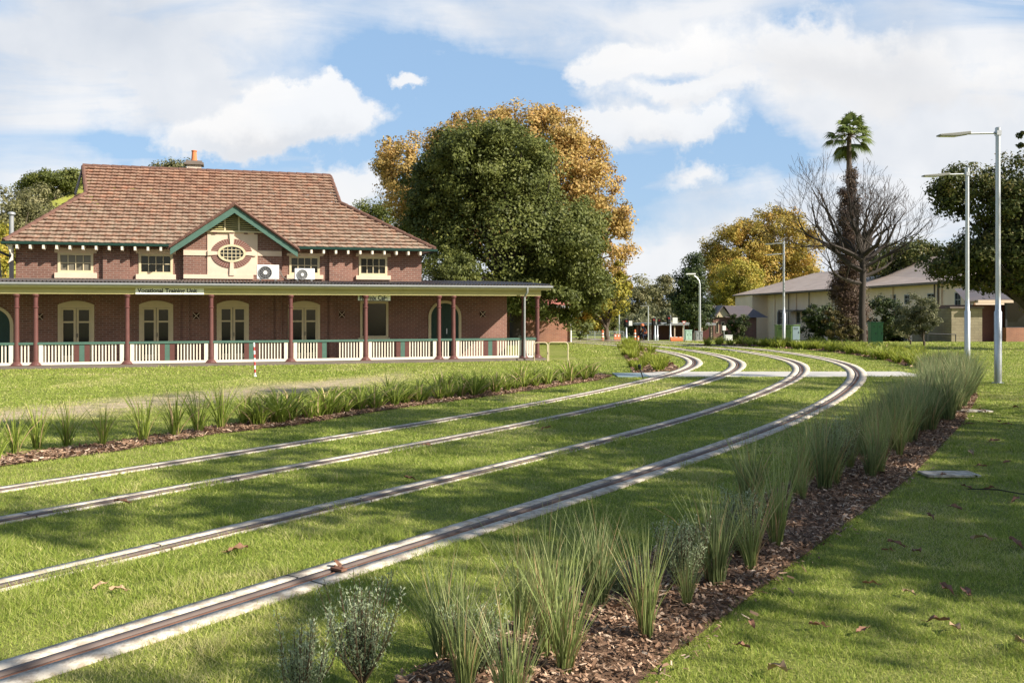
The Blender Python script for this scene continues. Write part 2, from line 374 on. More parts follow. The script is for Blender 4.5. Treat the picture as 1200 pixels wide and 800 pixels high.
# ------------------------------------------------------------------ tracks
PP = [-3.7904, 3.6854, .9615, -.0014, .0140, .0104, .0335, .0203, .0318, .0318, .0318]
sN = 560; sA = np.linspace(-9, 72, sN); ds = sA[1]-sA[0]
kap = np.interp(sA, np.linspace(0,70,8), PP[3:]); kap[sA < 0] = 0
th = np.cumsum(kap)*ds; i0 = int(np.argmin(abs(sA+4))); th = th - th[i0] + PP[2]
cx = np.cumsum(np.cos(th))*ds; cy = np.cumsum(np.sin(th))*ds
cx = cx - cx[i0] + PP[0]; cy = cy - cy[i0] + PP[1]
def off(o): return np.stack([cx - np.sin(th)*o, cy + np.cos(th)*o], 1)
OFFS = {'D': 0.0, 'C': 1.66, 'B': 3.76, 'A': 5.30}
wide = np.clip((sA-14)/16, 0, 1)                                  # the concrete strips broaden into the bend
def sweep(line, o0, o1, z0, z1, name, mat, parent, base=-.01, joints=False):
    """strip between lateral offsets o0..o1 (arrays or numbers, + is left) with top height z0 (at o0) / z1 (at o1)"""
    o0 = np.broadcast_to(o0, (sN,)); o1 = np.broadcast_to(o1, (sN,))
    nx, ny = -np.sin(th), np.cos(th); P = []
    for o, z in ((o0, base), (o0, z0), (o1, z1), (o1, base)):
        P.append(np.stack([line[:,0]+nx*o, line[:,1]+ny*o, np.full(sN, z)], 1))
    V = np.concatenate(P); f = []
    i = np.arange(sN-1)
    if joints: i = i[(i % 42) != 0]
    for a in range(3): f.append(np.stack([a*sN+i, (a+1)*sN+i, (a+1)*sN+i+1, a*sN+i+1], 1))
    return fast(name, V, np.concatenate(f), mat, parent)
def rail_line(key, parent, right_near):
    L = off(OFFS[key])
    r = sweep(L, -.034, .022, .024, .024, 'rail', M['steel'], parent)
    sweep(L, -.062, -.034, .003, .003, 'rail_groove', M['slot'], r)
    sweep(L, -.080, -.062, .020, .020, 'guard_lip', M['rust'], r)
    sweep(L, -.100, -.080, .014, .014, 'rubber_filler', M['rubber'], r)
    sweep(L, .022, .040, .008, .008, 'rail_gap', M['slot'], r)
    sweep(L, .040, (.040 + .130 + .105*wide), .025, .022, 'concrete_strip', M['concrete'], r)
    sweep(L, -.100-(right_near + (.25-right_near)*wide), -.100, .018, .023, 'concrete_strip', M['concrete'], r)
T1 = empty('tram_track', (0,0,0), 0, 'curved tram track in the grass, the pair of rails nearer the tall grasses', 'tram track')
T2 = empty('tram_track', (0,0,0), 0, 'curved tram track in the grass, the pair of rails nearer the verandah building', 'tram track')
rail_line('D', T1, .14); rail_line('C', T1, .01); rail_line('B', T2, .01); rail_line('A', T2, .01)

# concrete path crossing the tracks
def cutpath():
    m = MB(); y0, y1 = 27.6, 29.9
    for a, b in ((4.1, 12.4),): m.add([(a,y0,.008),(b,y0+.1,.008),(b,y1+.1,.008),(a,y1,.008)], [(0,1,2,3)])
    return m.build('path', M['pathc'])
tag(cutpath(), kind='structure')
m = MB(); m.box(3.1, 4.05, 27.4, 29.0, -.05, .03); tag(m.build('pit_cover', M['bluegrey']), 'flat blue grey slab at the left end of the concrete path crossing', 'pit cover')

# ------------------------------------------------------------------ planting beds
def poly_from(px): return [gp(*p) for p in px]
RIGHT_EDGE = [(640,905),(690,855),(780,773),(843,728),(934,658),(990,616),(1067,560),(1130,495),(1146,465),(1136,448)]
RE = np.array(poly_from(RIGHT_EDGE)); 
LE = RE + np.array([-1.45, -.25]); LE[0] += (0.2,0); LE[-1] += (-.2,.2)
BED_R = [tuple(p) for p in RE] + [tuple(p) for p in LE[::-1]]
LB_low = poly_from([(-60,560),(0,547),(127,531),(253,509),(350,498),(457,480),(601,461),(700,446),(718,441)])
LBa = np.array(LB_low); BED_L = [tuple(p) for p in LBa] + [tuple(p) for p in (LBa + np.array([-.3, .95]))[::-1]]
BED_M = poly_from([(742,438),(797,434),(790,427),(770,415),(752,405),(738,402),(728,402),(724,407),(733,420)])
BED_F = poly_from([(1108,434),(1092,434),(1062,429),(1040,423),(1000,416),(960,411),(905,407.5),(866,405.5),(800,404.6),(866,403),(905,403.5),(960,405),(1000,408),(1040,411),(1075,416),(1100,424)])
for nm, p in (('mulch_bed',BED_R),('mulch_bed',BED_L),('mulch_bed',BED_M),('mulch_bed',BED_F)):
    tag(MB().add([(x,y,.012) for x,y in p], [tuple(range(len(p)))]).build(nm, M['mulch']), kind='structure')

def inpoly(P, poly):
    x, y = P[:,0], P[:,1]; c = np.zeros(len(P), bool); n = len(poly)
    for i in range(n):
        x0,y0 = poly[i]; x1,y1 = poly[i-1]
        k = ((y0 > y) != (y1 > y)); c ^= k & (x < (x1-x0)*(y-y0)/((y1-y0) if y1 != y0 else 1e-9)+x0)
    return c
# raster of where no lawn grass grows
GX0, GY0, GS = -32., 2., .04; NX, NY = 1700, 1500
MASK = np.zeros((NX,NY), bool)
def stamp(x, y):
    i = ((x-GX0)/GS).astype(int); j = ((y-GY0)/GS).astype(int); k = (i>=0)&(i<NX)&(j>=0)&(j<NY); MASK[i[k],j[k]] = True
for key, rn in (('D',.14),('C',-.05),('B',-.05),('A',-.05)):
    for o in np.arange(-.42, .31, .03):
        lo = -.100-(rn+(.25-rn)*wide)+.012; hi = .170+.105*wide-.012
        for e in (0,.35,.7):
            X = cx - np.sin(th)*(OFFS[key]+o) + e*ds*np.cos(th); Y = cy + np.cos(th)*(OFFS[key]+o) + e*ds*np.sin(th)
            k = (o > lo) & (o < hi); 
            for q in (0,.16,.32,.48,.64,.8): stamp(X[k]+q*ds*np.cos(th[k]), Y[k]+q*ds*np.sin(th[k]))
jx, jy = np.meshgrid(GX0+(np.arange(NX)+.5)*GS, GY0+(np.arange(NY)+.5)*GS, indexing='ij'); GP = np.stack([jx.ravel(), jy.ravel()],1)
for p in (BED_R, BED_L, BED_M, BED_F, [(4.05,27.6),(12.4,27.7),(12.4,30.),(4.05,29.9)], [(3.1,27.4),(4.05,27.4),(4.05,29),(3.1,29)]):
    MASK |= inpoly(GP, p).reshape(NX,NY)
MASK |= ((GP[:,1]-.3*GP[:,0] > 36.0)&(GP[:,0]<2.6)).reshape(NX,NY)
def free(P):
    i = ((P[:,0]-GX0)/GS).astype(int).clip(0,NX-1); j = ((P[:,1]-GY0)/GS).astype(int).clip(0,NY-1); return ~MASK[i,j]

def grass_blades(P, h, w, lean, rng=RNG):
    n = len(P); a = rng.random(n)*2*PI; la = rng.random(n)*2*PI
    d = np.stack([np.cos(a), np.sin(a), np.zeros(n)],1)*w[:,None]*.5
    l = lean*h*rng.random(n)
    b = np.concatenate([P, np.zeros((n,1))],1); tip = b + np.stack([np.cos(la)*l, np.sin(la)*l, h],1)
    V = np.empty((n,3,3)); V[:,0] = b-d; V[:,1] = b+d; V[:,2] = tip
    return V.reshape(-1,3), np.arange(3*n).reshape(-1,3)
VV = []; FF = []; AA = []; base = 0
DIRT = MASK.copy()
def vnoise(P, s, seed):
    """cheap smooth value noise"""
    r = np.random.default_rng(seed).random((64,64)); q = P/s; i = np.floor(q).astype(int); f = q-i; f = f*f*(3-2*f); i %= 64; k = (i+1)%64
    return (r[i[:,0],i[:,1]]*(1-f[:,0])+r[k[:,0],i[:,1]]*f[:,0])*(1-f[:,1]) + (r[i[:,0],k[:,1]]*(1-f[:,0])+r[k[:,0],k[:,1]]*f[:,0])*f[:,1]
for y0, y1, dens, h, w in ((4.3,6.5,9000,.027,.0045),(6.5,9,6000,.027,.0055),(9,13,3300,.026,.0075),(13,19,1600,.026,.011),(19,28,700,.028,.017),(28,42,260,.03,.028),(42,57,110,.032,.045)):
    xm = .56*y1+1.5; n = int(dens*2*xm*(y1-y0)); P = np.stack([RNG.uniform(-xm,xm,n), RNG.uniform(y0,y1,n)],1)
    k = (abs(P[:,0]) < .56*P[:,1]+1.5) & free(P + RNG.normal(0,.02,P.shape)*(.4+vnoise(P,.5,40)[:,None]*1.4)); P = P[k]
    cl = vnoise(P, .22, 3)*.6 + vnoise(P, 1.3, 5)*.4
    dr = np.clip(1.5-.40*abs(P[:,1]-1.6*P[:,0]-32.6)+.8*(vnoise(P,1.1,77)-.5),0,1)*np.clip((-2.0-P[:,0])*.4,0,1)
    k = RNG.random(len(P)) < (.45 + .9*cl)*(1-.96*dr)*(.75+.25*vnoise(P,4.,9)); dr_all = dr; P = P[k]; cl = cl[k]; dr = dr[k]; n = len(P)
    hh = h*(.5+RNG.random(n))*(.55+cl*1.0); ww = w*(.6+.8*RNG.random(n))
    wd = vnoise(P, .55, 21); wd2 = vnoise(P, 2.7, 22); tuft = (wd > .80) & (wd2 > .45)
    hh = np.where(tuft, hh*2.0+.008, hh); dr = dr + .35*(vnoise(P, 1.9, 31) > .78) + .25*(vnoise(P,.35,33) > .84)
    v, f = grass_blades(P, hh, ww, 1.7)
    VV.append(v); FF.append(f+base); base += len(v)
    AA.append(np.repeat(np.clip(RNG.random(n)**1.3 + .9*dr, 0, 1.5), 3))
tag(fast('lawn_grass', np.concatenate(VV), np.concatenate(FF), M['blade'], attr=np.concatenate(AA)), 'short mown green grass between the tram rails and beds', 'grass', kind='stuff')

# bark chips on the beds
def scatter_poly(poly, n):
    p = np.array(poly); lo, hi = p.min(0), p.max(0); out = np.zeros((0,2))
    while len(out) < n:
        q = RNG.uniform(lo, hi, (n*3,2)); out = np.concatenate([out, q[inpoly(q, poly)]])
    return out[:n]
def chips(P, size, zmax=.035):
    n = len(P); a = RNG.random(n)*2*PI; L = size*(.4+RNG.random(n)**2*1.6); w = L*(.18+.3*RNG.random(n)); ti = RNG.normal(0,.35,n); ro = RNG.normal(0,.5,n)
    d = np.stack([np.cos(a)*np.cos(ti), np.sin(a)*np.cos(ti), np.sin(ti)],1)*L[:,None]/2
    e = np.stack([-np.sin(a)*np.cos(ro), np.cos(a)*np.cos(ro), np.sin(ro)],1)*w[:,None]/2
    c = np.concatenate([P, (.018+RNG.random(n)*zmax)[:,None]],1)
    V = np.stack([c-d-e*.6, c+d-e, c+d*.8+e, c-d+e],1).reshape(-1,3)
    return V, np.arange(4*n).reshape(-1,4), np.repeat(RNG.random(n),4)
near = [p for p in BED_R]
parts = [(scatter_poly(BED_R, 72000), .031), (scatter_poly(BED_L, 26000), .045), (scatter_poly(BED_M, 3000), .09), (scatter_poly(BED_F, 6000), .1)]
# spill a few chips over the lawn edge
sp_ = np.repeat(np.array(RE), 120, 0); tt = RNG.random(len(sp_)-120)[:,None]; sp_ = sp_[:-120]*(1-tt)+sp_[120:]*tt + RNG.normal(0,.09,(len(sp_)-120,2)); parts.append((sp_, .033))
VV=[];FF=[];AA=[];base=0
for P, s_ in parts:
    v,f,a = chips(P, s_); VV.append(v); FF.append(f+base); AA.append(a); base += len(v)
tag(fast('bark_chips', np.concatenate(VV), np.concatenate(FF), M['chip'], attr=np.concatenate(AA)), 'loose brown bark chips covering the planting beds', 'bark mulch', kind='stuff')

# ------------------------------------------------------------------ grasses and shrubs
def clump(nb, h, spread, w, curve, seed, segs=4, base_r=.05, droop=.0, upr=0.0):
    rng = np.random.default_rng(seed); V=[];Fs=[];A=[];b=0
    for i in range(nb):
        a = rng.random()*2*PI; H = h*(.45+.6*rng.random()); r = base_r*math.sqrt(rng.random()); a2 = a + rng.normal(0,.5)
        p0 = np.array([math.cos(a)*r, math.sin(a)*r, 0]); s_ = spread*(upr+rng.random())*H; cv = curve*(.5+rng.random())
        dirv = np.array([math.cos(a2), math.sin(a2), 0]); side = np.array([-dirv[1], dirv[0], 0]); ta = rng.normal(0,.8)
        side = side*math.cos(ta) + dirv*math.sin(ta); val = rng.random(); wig = rng.normal(0,.10); flop = .5*rng.random() if rng.random() < .14 else 0.0; s_ = s_*(1+flop)
        for j in range(segs+1):
            u = j/segs; p = p0 + dirv*(s_*(u*.45+cv*u*u*.7)) + side*(wig*u*u*H) + np.array([0,0,H*(u - (droop+flop)*u**3)])
            ww = w*(1-u**2.2)*(.8+.4*math.sin(u*3)) + .0004
            V += [p-side*ww/2, p+side*ww/2]; A += [val*.55+.4*u]*2
            if j < segs: k = b+2*j; Fs.append((k,k+1,k+3,k+2))
        b += 2*(segs+1)
    return np.array(V), np.array(Fs), np.array(A)
M['spear'] = leafmat('tall_grass_blades', [(0,(.13,.17,.045)),(.4,(.25,.31,.10)),(.75,(.40,.44,.18)),(1,(.66,.60,.36))], .3)
M['spearblue'] = leafmat('blue_green_grass_blades', [(0,(.10,.135,.045)),(.5,(.21,.26,.10)),(1,(.44,.46,.24))], .3)
M['strap'] = leafmat('strappy_leaves', [(0,(.09,.13,.02)),(.5,(.26,.33,.05)),(.85,(.44,.50,.11)),(1,(.60,.55,.24))], .35)
M['lime'] = leafmat('bright_green_leaves', [(0,(.12,.17,.02)),(.5,(.28,.33,.04)),(1,(.48,.48,.10))], .4)
M['greyleaf'] = leafmat('grey_green_small_leaves', [(0,(.15,.20,.10)),(.6,(.30,.36,.20)),(1,(.52,.56,.38))], .25)
M['stem'] = plain('brown_stems', (.10,.07,.04), .9)
M['dead'] = leafmat('dry_straw_blades', [(0,(.22,.14,.06)),(.5,(.42,.30,.15)),(1,(.62,.50,.30))], .2)
def proto(kind, seed):
    if kind == 'tall': v,f,a = clump(120, .92, .50, .0065, .8, seed, 6, .05); mt = M['spear']
    elif kind == 'tallblue': v,f,a = clump(170, .95, .50, .0085, .9, seed, 6, .08); mt = M['spearblue']
    elif kind == 'dense': v,f,a = clump(240, .95, .50, .013, .95, seed, 6, .11); mt = M['spearblue']
    elif kind == 'strap': v,f,a = clump(54, .66, 1.05, .024, 1.1, seed, 6, .07, .30); mt = M['strap']
    elif kind == 'spiky': v,f,a = clump(52, 1.05, .75, .013, 1.1, seed, 6, .06, .15); mt = M['strap']
    elif kind == 'lime': v,f,a = clump(70, .55, .8, .026, 1.0, seed, 4, .12, .3); mt = M['lime']
    o = fast('grass_clump', v, f, mt, attr=a); o.data.materials.append(M['dead'])
    rr = np.random.default_rng(seed+3); nbf = 6 if kind in ('dense','tallblue','tall','strap','spiky') else 4
    if kind in ('spiky','tallblue','dense','tall','strap'):
        segn = {'dense':6,'tallblue':6,'tall':6,'strap':6,'spiky':6}[kind]; nb_ = len(f)//segn
        dead = rr.random(nb_) < (.10 if kind!='tall' else .16); mi = np.repeat(dead, segn).astype(np.int32)
        if len(mi) == len(f): o.data.polygons.foreach_set('material_index', mi)
    return o
PR = {k: [proto(k, 50+7*i+len(k)) for i in range(n)] for k, n in (('tall',4),('tallblue',3),('dense',4),('strap',4),('spiky',3),('lime',4))}
USED = set()
def place(kind, x, y, sc, name, label, cat, group=None, var=None, rz=None):
    src = PR[kind][random.randrange(len(PR[kind])) if var is None else var]
    if src.name in USED: o = src.copy(); COL.objects.link(o); o.name = name
    else: o = src; USED.add(src.name); o.name = name; USED.add(o.name)
    for k in ('label','category','group'): 
        if k in o: del o[k]
    o.location = (x, y, .012); o.rotation_euler = (random.uniform(-.06,.06), random.uniform(-.06,.06), random.random()*6.28 if rz is None else rz)
    sz = sc*random.uniform(.9,1.1); o.scale = (sc, sc, sz); tag(o, label, cat, group); return o
# named clumps in the foreground of the right bed
fg = [('tall', 640, 770, .92, 'wide loose tussock with long arching stems, just left of the nearest tussock'),
      ('tall', 612, 742, .80, 'slender tussock with pale upright stems at the track side of the nearest tussock'),
      ('tallblue', 520, 770, .72, 'wispy thin tussock at the left tip of the mulch beside the grey green shrub'),
      ('tall', 880, 668, .85, 'pale stemmed tussock standing close to the silvery flowering shrub'),
      ('tall', 662, 788, .95, 'tall fine grass tussock with yellow brown base, nearest the bottom edge of the right bed'),
      ('tall', 757, 748, .80, 'upright seeding grass tussock standing alone on bare mulch right of the nearest tussock'),
      ('tall', 545, 812, .80, 'thin arching grass tussock at the lower left tip of the mulch bed'),
      ('tall', 600, 850, .78, 'green grass tussock cut by the bottom edge of the photo'),
      ('tallblue', 838, 686, .85, 'tussock with reddish brown base on the mulch, behind the lone upright one'),
      ('tall', 910, 640, 1.0, 'tall seeding tussock with pale stems beside the mulch edge in the middle of the bed'),
      ('tall', 805, 712, .5, 'small low grass tuft on the mulch between two taller tussocks'),
      ('tallblue', 700, 712, .75, 'dark green tussock at the track side of the bed, left of the grey leaved shrub')]
for kd, px, py, sc, lb in fg:
    x, y = gp(px, py); place(kd, x, y, sc, 'grass_tussock', lb, 'grass tussock')
# dense band further along the bed
def along(A, s):
    seg = np.hypot(*np.diff(A, axis=0).T); c = np.r_[0, np.cumsum(seg)]; s = s*c[-1]
    return np.array([np.interp(s, c, A[:,0]), np.interp(s, c, A[:,1])])
G1 = 'tall blue green grasses in the right bed'
for i in range(118):
    u = .25 + .75*((i+.5)/118)**.72**1.0; p = along(RE, u); o_ = random.uniform(.25,1.15) if u > .6 else random.uniform(.45,1.35)
    if u > .75: o_ = random.uniform(.12, 1.3)
    kd = random.choice(['dense','dense','tallblue']) if u > .5 else random.choice(['tallblue','tall','tall'])
    x, y = p[0]-o_, p[1]-o_*.17
    place(kd, x, y, random.choice([.5,.66,.78,.86,.94,.99])*(1.0 if u < .8 else 1.08), 'grass_tussock', 'blue green grass tussock in the tall dense band of the right mulch bed', 'grass tussock', G1)
# left bed
sps = [(-8,556),(18,535),(44,530),(78,527),(120,527),(168,522),(205,516),(232,511),(258,507),(285,503)]
for i,(px,py) in enumerate(sps):
    x,y = gp(px,py-4); place('spiky', x, y, random.uniform(.75,1.1), 'strappy_plant', 'spiky upright green plant standing apart at the sparse left end of the left bed', 'strappy plant', 'spiky plants at the left end of the left bed')
for i in range(64):
    u = (i+.5)/64; px = 300+415*u; py = np.interp(px, [300,350,457,601,700,718],[503,498,480,461,446,441])
    x,y = gp(px,py); k = (i%2); place('strap', x-.15-.25*k-random.random()*.15, y+.25+.5*k+random.random()*.15, random.choice([.7,.9,1.0,1.15,1.25]), 'strappy_plant', 'arching strap leaved green plant in the close row along the left bed', 'strappy plant', 'strap leaved plants in the left bed row')
for p in scatter_poly(BED_M, 46): place('lime', p[0], p[1], random.uniform(.8,1.1), 'strappy_plant', 'bright green low plant in the small bed beyond the path beside the left track', 'strappy plant', 'bright green plants in the small bed beyond the path')
for p in scatter_poly(BED_F, 150): place('lime' if random.random()<.8 else 'strap', p[0], p[1], random.uniform(.9,1.3), 'strappy_plant', 'low yellow green plant in the long bed sweeping round the outside of the bend', 'strappy plant', 'yellow green plants in the long outer bed')

# grey leaved shrublets
def shrublet(nst, h, seed, leaf=.016, per=26, spread=.5):
    rng = np.random.default_rng(seed); V=[];Fs=[];A=[]; m = MB(); b=0
    for i in range(nst):
        a = rng.random()*6.28; s_ = spread*rng.random(); H = h*(.5+.5*rng.random()); tip = np.array([math.cos(a)*s_*H, math.sin(a)*s_*H, H]); mid = tip*.5 + np.array([math.cos(a),math.sin(a),0])*s_*.08
        m.tube([(0,0,0), mid, tip], [.005,.0035,.0015], 4, False)
        for j in range(per):
            u = .2+.8*rng.random(); p = (mid*u*2 if u<.5 else mid+(tip-mid)*(u-.5)*2) + rng.normal(0,.012,3)
            d = rng.normal(0,1,3); d[2] = abs(d[2])+.4; d /= np.linalg.norm(d); e = np.cross(d, rng.normal(0,1,3)); e /= np.linalg.norm(e)+1e-6
            L = leaf*(.7+.8*rng.random()); V += [p, p+d*L*.5+e*L*.16, p+d*L, p+d*L*.5-e*L*.16]; Fs.append((b,b+1,b+2,b+3)); A += [rng.random()*.6+.4*u]*4; b += 4
    return m, np.array(V), np.array(Fs), np.array(A)
for i,(px,py,h,n,lb) in enumerate([(425,806,.58,56,'grey green small leaved shrub at the bottom edge, left of the mulch'),
        (560,796,.42,40,'dark grey green shrublet among the grasses at the lower tip of the bed'),
        (800,690,.50,80,'silvery small leaved shrub between tussocks on the left side of the bed'),
        (868,655,.55,80,'silvery flowering shrub in front of the tall seeding tussock'),
        (730,700,.26,40,'small silvery shrublet left of the lone upright tussock'),
        (980,560,.75,90,'dark blue green fine leaved shrub within the dense grasses'),
        (352,836,.48,36,'grey green wispy shrub cut by the bottom edge left of the bed')]):
    x,y = gp(px,py); e = empty('small_shrub', (x,y,.01), 0, lb, 'shrub'); m,v,f,a = shrublet(n, h, 300+i, leaf=.019, per=90, spread=.55)
    m.build('stems', M['stem'], e); fast('foliage', v, f, M['greyleaf'], e, attr=a)

# fallen leaves
M['dryleaf'] = plain('dry_leaf_brown', (.25,.13,.08), .75, var=.4, sc=8)
M['paleleaf'] = plain('dry_leaf_pale', (.42,.29,.17), .75, var=.25, sc=8)
def dryleaf(mt, seed):
    rng = random.Random(seed); m = MB(); n = 7; vs=[]; fs=[]
    for i in range(n):
        u = i/(n-1); w = .022*math.sin(PI*min(1,u*1.02+.02))**.7*(1+.25*rng.uniform(-1,1)); z = .012*math.sin(u*PI)+.012*rng.random()
        vs += [(u*.11-.055, -w, z+.02*rng.random()), (u*.11-.055, 0, z), (u*.11-.055, w, z+.022*rng.random())]
        if i: k = 3*i; fs += [(k-3,k-2,k+1,k),(k-2,k-1,k+2,k+1)]
    m.add(vs, fs); m.tube([(.055,0,.01),(.08,.004,.015)],[.002,.0012],4); return m.build('fallen_leaf', mt, smooth=True)
LP_ = [dryleaf(M['dryleaf'],1), dryleaf(M['dryleaf'],5), dryleaf(M['paleleaf'],3)]; used = set()
lf = [(1075,652,1,1.3),(1050,643,1,1.3),(1110,697,0,1.4),(1133,702,1,1.5),(1120,743,2,1.3),(1100,735,0,1.3),(958,740,0,1.1),(912,793,2,1.6),(870,765,0,1.0),(1020,690,0,1.0),(1065,700,2,.9),(1195,760,2,1.4),(1120,600,0,1.3),(1150,637,2,1.6),(1190,642,1,1.4),(1090,610,0,1.2),(1132,575,1,1.3),(1160,577,0,1.2),(1105,560,1,1.1),(1180,545,0,1.2),(1138,534,2,1.5),(1165,520,0,1.4),(1135,500,1,1.5),(1170,497,0,1.6),(1150,484,1,1.8),(1190,480,0,1.8),(1180,500,1,1.4),(1150,550,0,1.2),(1190,590,1,1.2),(1040,650,0,.9),(278,650,1,1.6),(138,697,2,1.1),(117,692,2,.9),(640,505,0,1.6),(500,525,1,1.4),(143,593,1,1.5),(480,565,0,1.4),(395,668,1,1.1),(1010,745,0,.9),(880,738,0,.9)]
for px,py,k,sc in lf:
    x,y = gp(px,py); o = LP_[k]
    if k in used: o = o.copy(); COL.objects.link(o)
    used.add(k); o.location = (x,y,.03); o.rotation_euler = (random.uniform(-.3,.3),random.uniform(-.3,.3),random.random()*6.28); o.scale = (sc,)*3
    if px > 800: tag(o, ('pale tan' if k==2 else 'brown curled') + ' fallen leaf lying on the lawn right of the mulch bed', 'leaf', ('pale' if k==2 else 'brown') + ' fallen leaves on the right lawn')
    else: tag(o, ('pale tan' if k==2 else 'brown curled') + ' fallen leaf lying on the grass between the tram rails', 'leaf', ('pale' if k==2 else 'brown') + ' fallen leaves between the rails')
for px,py,w,lb in ((1112,558,.62,'flat concrete lid at the mulch edge of the right bed, nearer the camera'),(1138,483,.7,'flat concrete lid at the mulch edge beside the far end of the dense grasses')):
    x,y = gp(px,py); e = MB().box(-w/2,w/2,-.16,.16,0,.03).build('concrete_lid', M['concrete'], bevel=.006); e.location=(x,y,.014); tag(e, lb, 'concrete lid')
x,y = gp(1172,581); m = MB(); m.tube([(-.25,.2,.03),(0,.05,.05),(.2,-.1,.03),(.3,-.25,.04)],[.006,.008,.006,.003],5); e = m.build('fallen_twig', M['darkbark']); e.location=(x,y,.01); tag(e, 'thin dark fallen twig on the lawn at the right side', 'twig')

# ================================================================== the brick verandah building
AB = math.atan(.3); CU, SU = math.cos(AB), math.sin(AB); OY = 36.25
def bu(px, n):
    k = (px-600)/F; return (k*(OY + n*CU) + n*SU)/(CU - k*SU)
def bY(u, n): return OY + u*SU + n*CU
def bz(py, u, n): return CH + (HZ-py)*bY(u,n)/F
def bw(u, n, z=0): return (u*CU - n*SU, OY + u*SU + n*CU, z)
BB = empty('verandah_building', (0, OY, 0), AB, 'long red brown brick building with a tiled roof, a central gable and a posted verandah', 'building')
def ibox(m, x0, x1, y0, y1, na, nb, yref=None):      # box whose front face (depth na) covers a picture rectangle
    u0, u1 = bu(x0,na), bu(x1,na); uc = (u0+u1)/2
    return m.box(u0, u1, na, nb, bz(y1,uc,na), bz(y0,uc,na))
def wall_holes(m, u0, u1, z0, z1, n, holes, depth=.16):
    us = sorted({u0,u1,*[h[0] for h in holes],*[h[1] for h in holes]}); zs = sorted({z0,z1,*[h[2] for h in holes],*[h[3] for h in holes]})
    for a,b in zip(us,us[1:]):
        for c,d in zip(zs,zs[1:]):
            uc,zc = (a+b)/2,(c+d)/2
            if any(h[0]<uc<h[1] and h[2]<zc<h[3] for h in holes): continue
            m.add([(a,n,c),(b,n,c),(b,n,d),(a,n,d)],[(0,1,2,3)])
    for a,b,c,d in holes:
        k = n+depth
        m.add([(a,n,c),(b,n,c),(b,n,d),(a,n,d),(a,k,c),(b,k,c),(b,k,d),(a,k,d)],[(0,4,5,1),(1,5,6,2),(2,6,7,3),(3,7,4,0)])
NW = 2.4
UL, UR_low, UR_up, UL_up = bu(-90,NW), bu(594,NW), bu(494,NW), bu(18.4,NW)
z_ver_w = bz(328.6, bu(300,NW), NW)                  # where the verandah roof meets the wall
z_edge = bz(331.3, bu(350,-.25), -.25)
z_eave = bz(288.5, bu(256,1.9), 1.9)
# window rectangles (picture) -> holes
def hole(x0,x1,y0,y1,n=NW):
    u0,u1 = bu(x0,n),bu(x1,n); uc=(u0+u1)/2; return (u0,u1,bz(y1,uc,n),bz(y0,uc,n))
UPW = [(67.6,109.4,296.3,319.5,63.5,113.3,290.5,326.0),(162.5,202.6,297.5,321.3,159,206,292,327.5),(338.9,374.6,300.0,322.0,336,379,296.5,327),(420.5,453.7,300.8,322.8,417.3,458,296.8,327.7)]
DRS = [(67.8,110.5,352.4),(163,203,352.2),(254,291.6,351.8),(337.5,375,352.6)]
holes_low = []; 
for x0,x1,yt in DRS:
    u0,u1 = bu(x0,NW),bu(x1,NW); holes_low.append((u0,u1,.12,bz(yt+4.5,(u0+u1)/2,NW)))
hc = hole(422,455,353,396); holes_low.append(hc)
m = MB(); wall_holes(m, UL, UR_low, 0, z_ver_w-.02, NW, holes_low)
m.add([(UR_low,NW,0),(UR_low,9,0),(UR_low,9,z_ver_w),(UR_low,NW,z_ver_w)],[(0,1,2,3)])
m.add([(UL,9,0),(UR_low,9,0),(UR_low,9,z_ver_w),(UL,9,z_ver_w)],[(0,1,2,3)])
for a,b in ((121,152),(214,219),(323,326),(386,389)):      # shallow brick piers
    u0,u1 = bu(a,NW-.09), bu(b,NW-.09)
    if b-a > 10: continue
    m.box(u0,u0+.22,NW-.09,NW-.003,0,z_ver_w-.05)
m.build('wall', M['brick'], BB)
m = MB(); uh = [hole(a,b,c,d) for a,b,c,d,*_ in UPW]
wall_holes(m, UL_up, UR_up, z_ver_w-.05, z_eave+.05, NW, uh)
for u in (UL_up, UR_up): m.add([(u,NW,z_ver_w-.05),(u,11.4,z_ver_w-.05),(u,11.4,z_eave+.05),(u,NW,z_eave+.05)],[(0,1,2,3)])
m.add([(UL_up,11.4,0),(UR_up,11.4,0),(UR_up,11.4,z_eave),(UL_up,11.4,z_eave)],[(0,1,2,3)])
for a,b in ((120.6,152),(386,413)):
    m.box(bu(a,NW-.14),bu(b,NW-.14),NW-.14,NW-.003,z_ver_w-.04,z_eave-.02)
m.build('wall', M['brick'], BB)
# black sheet painted in for the unlit depth of the rooms behind the openings
m = MB(); m.box(UL, UR_low-.1, NW+.9, NW+1.0, .1, z_ver_w-.1); m.build('dark_room_sheet', M['black'], BB)

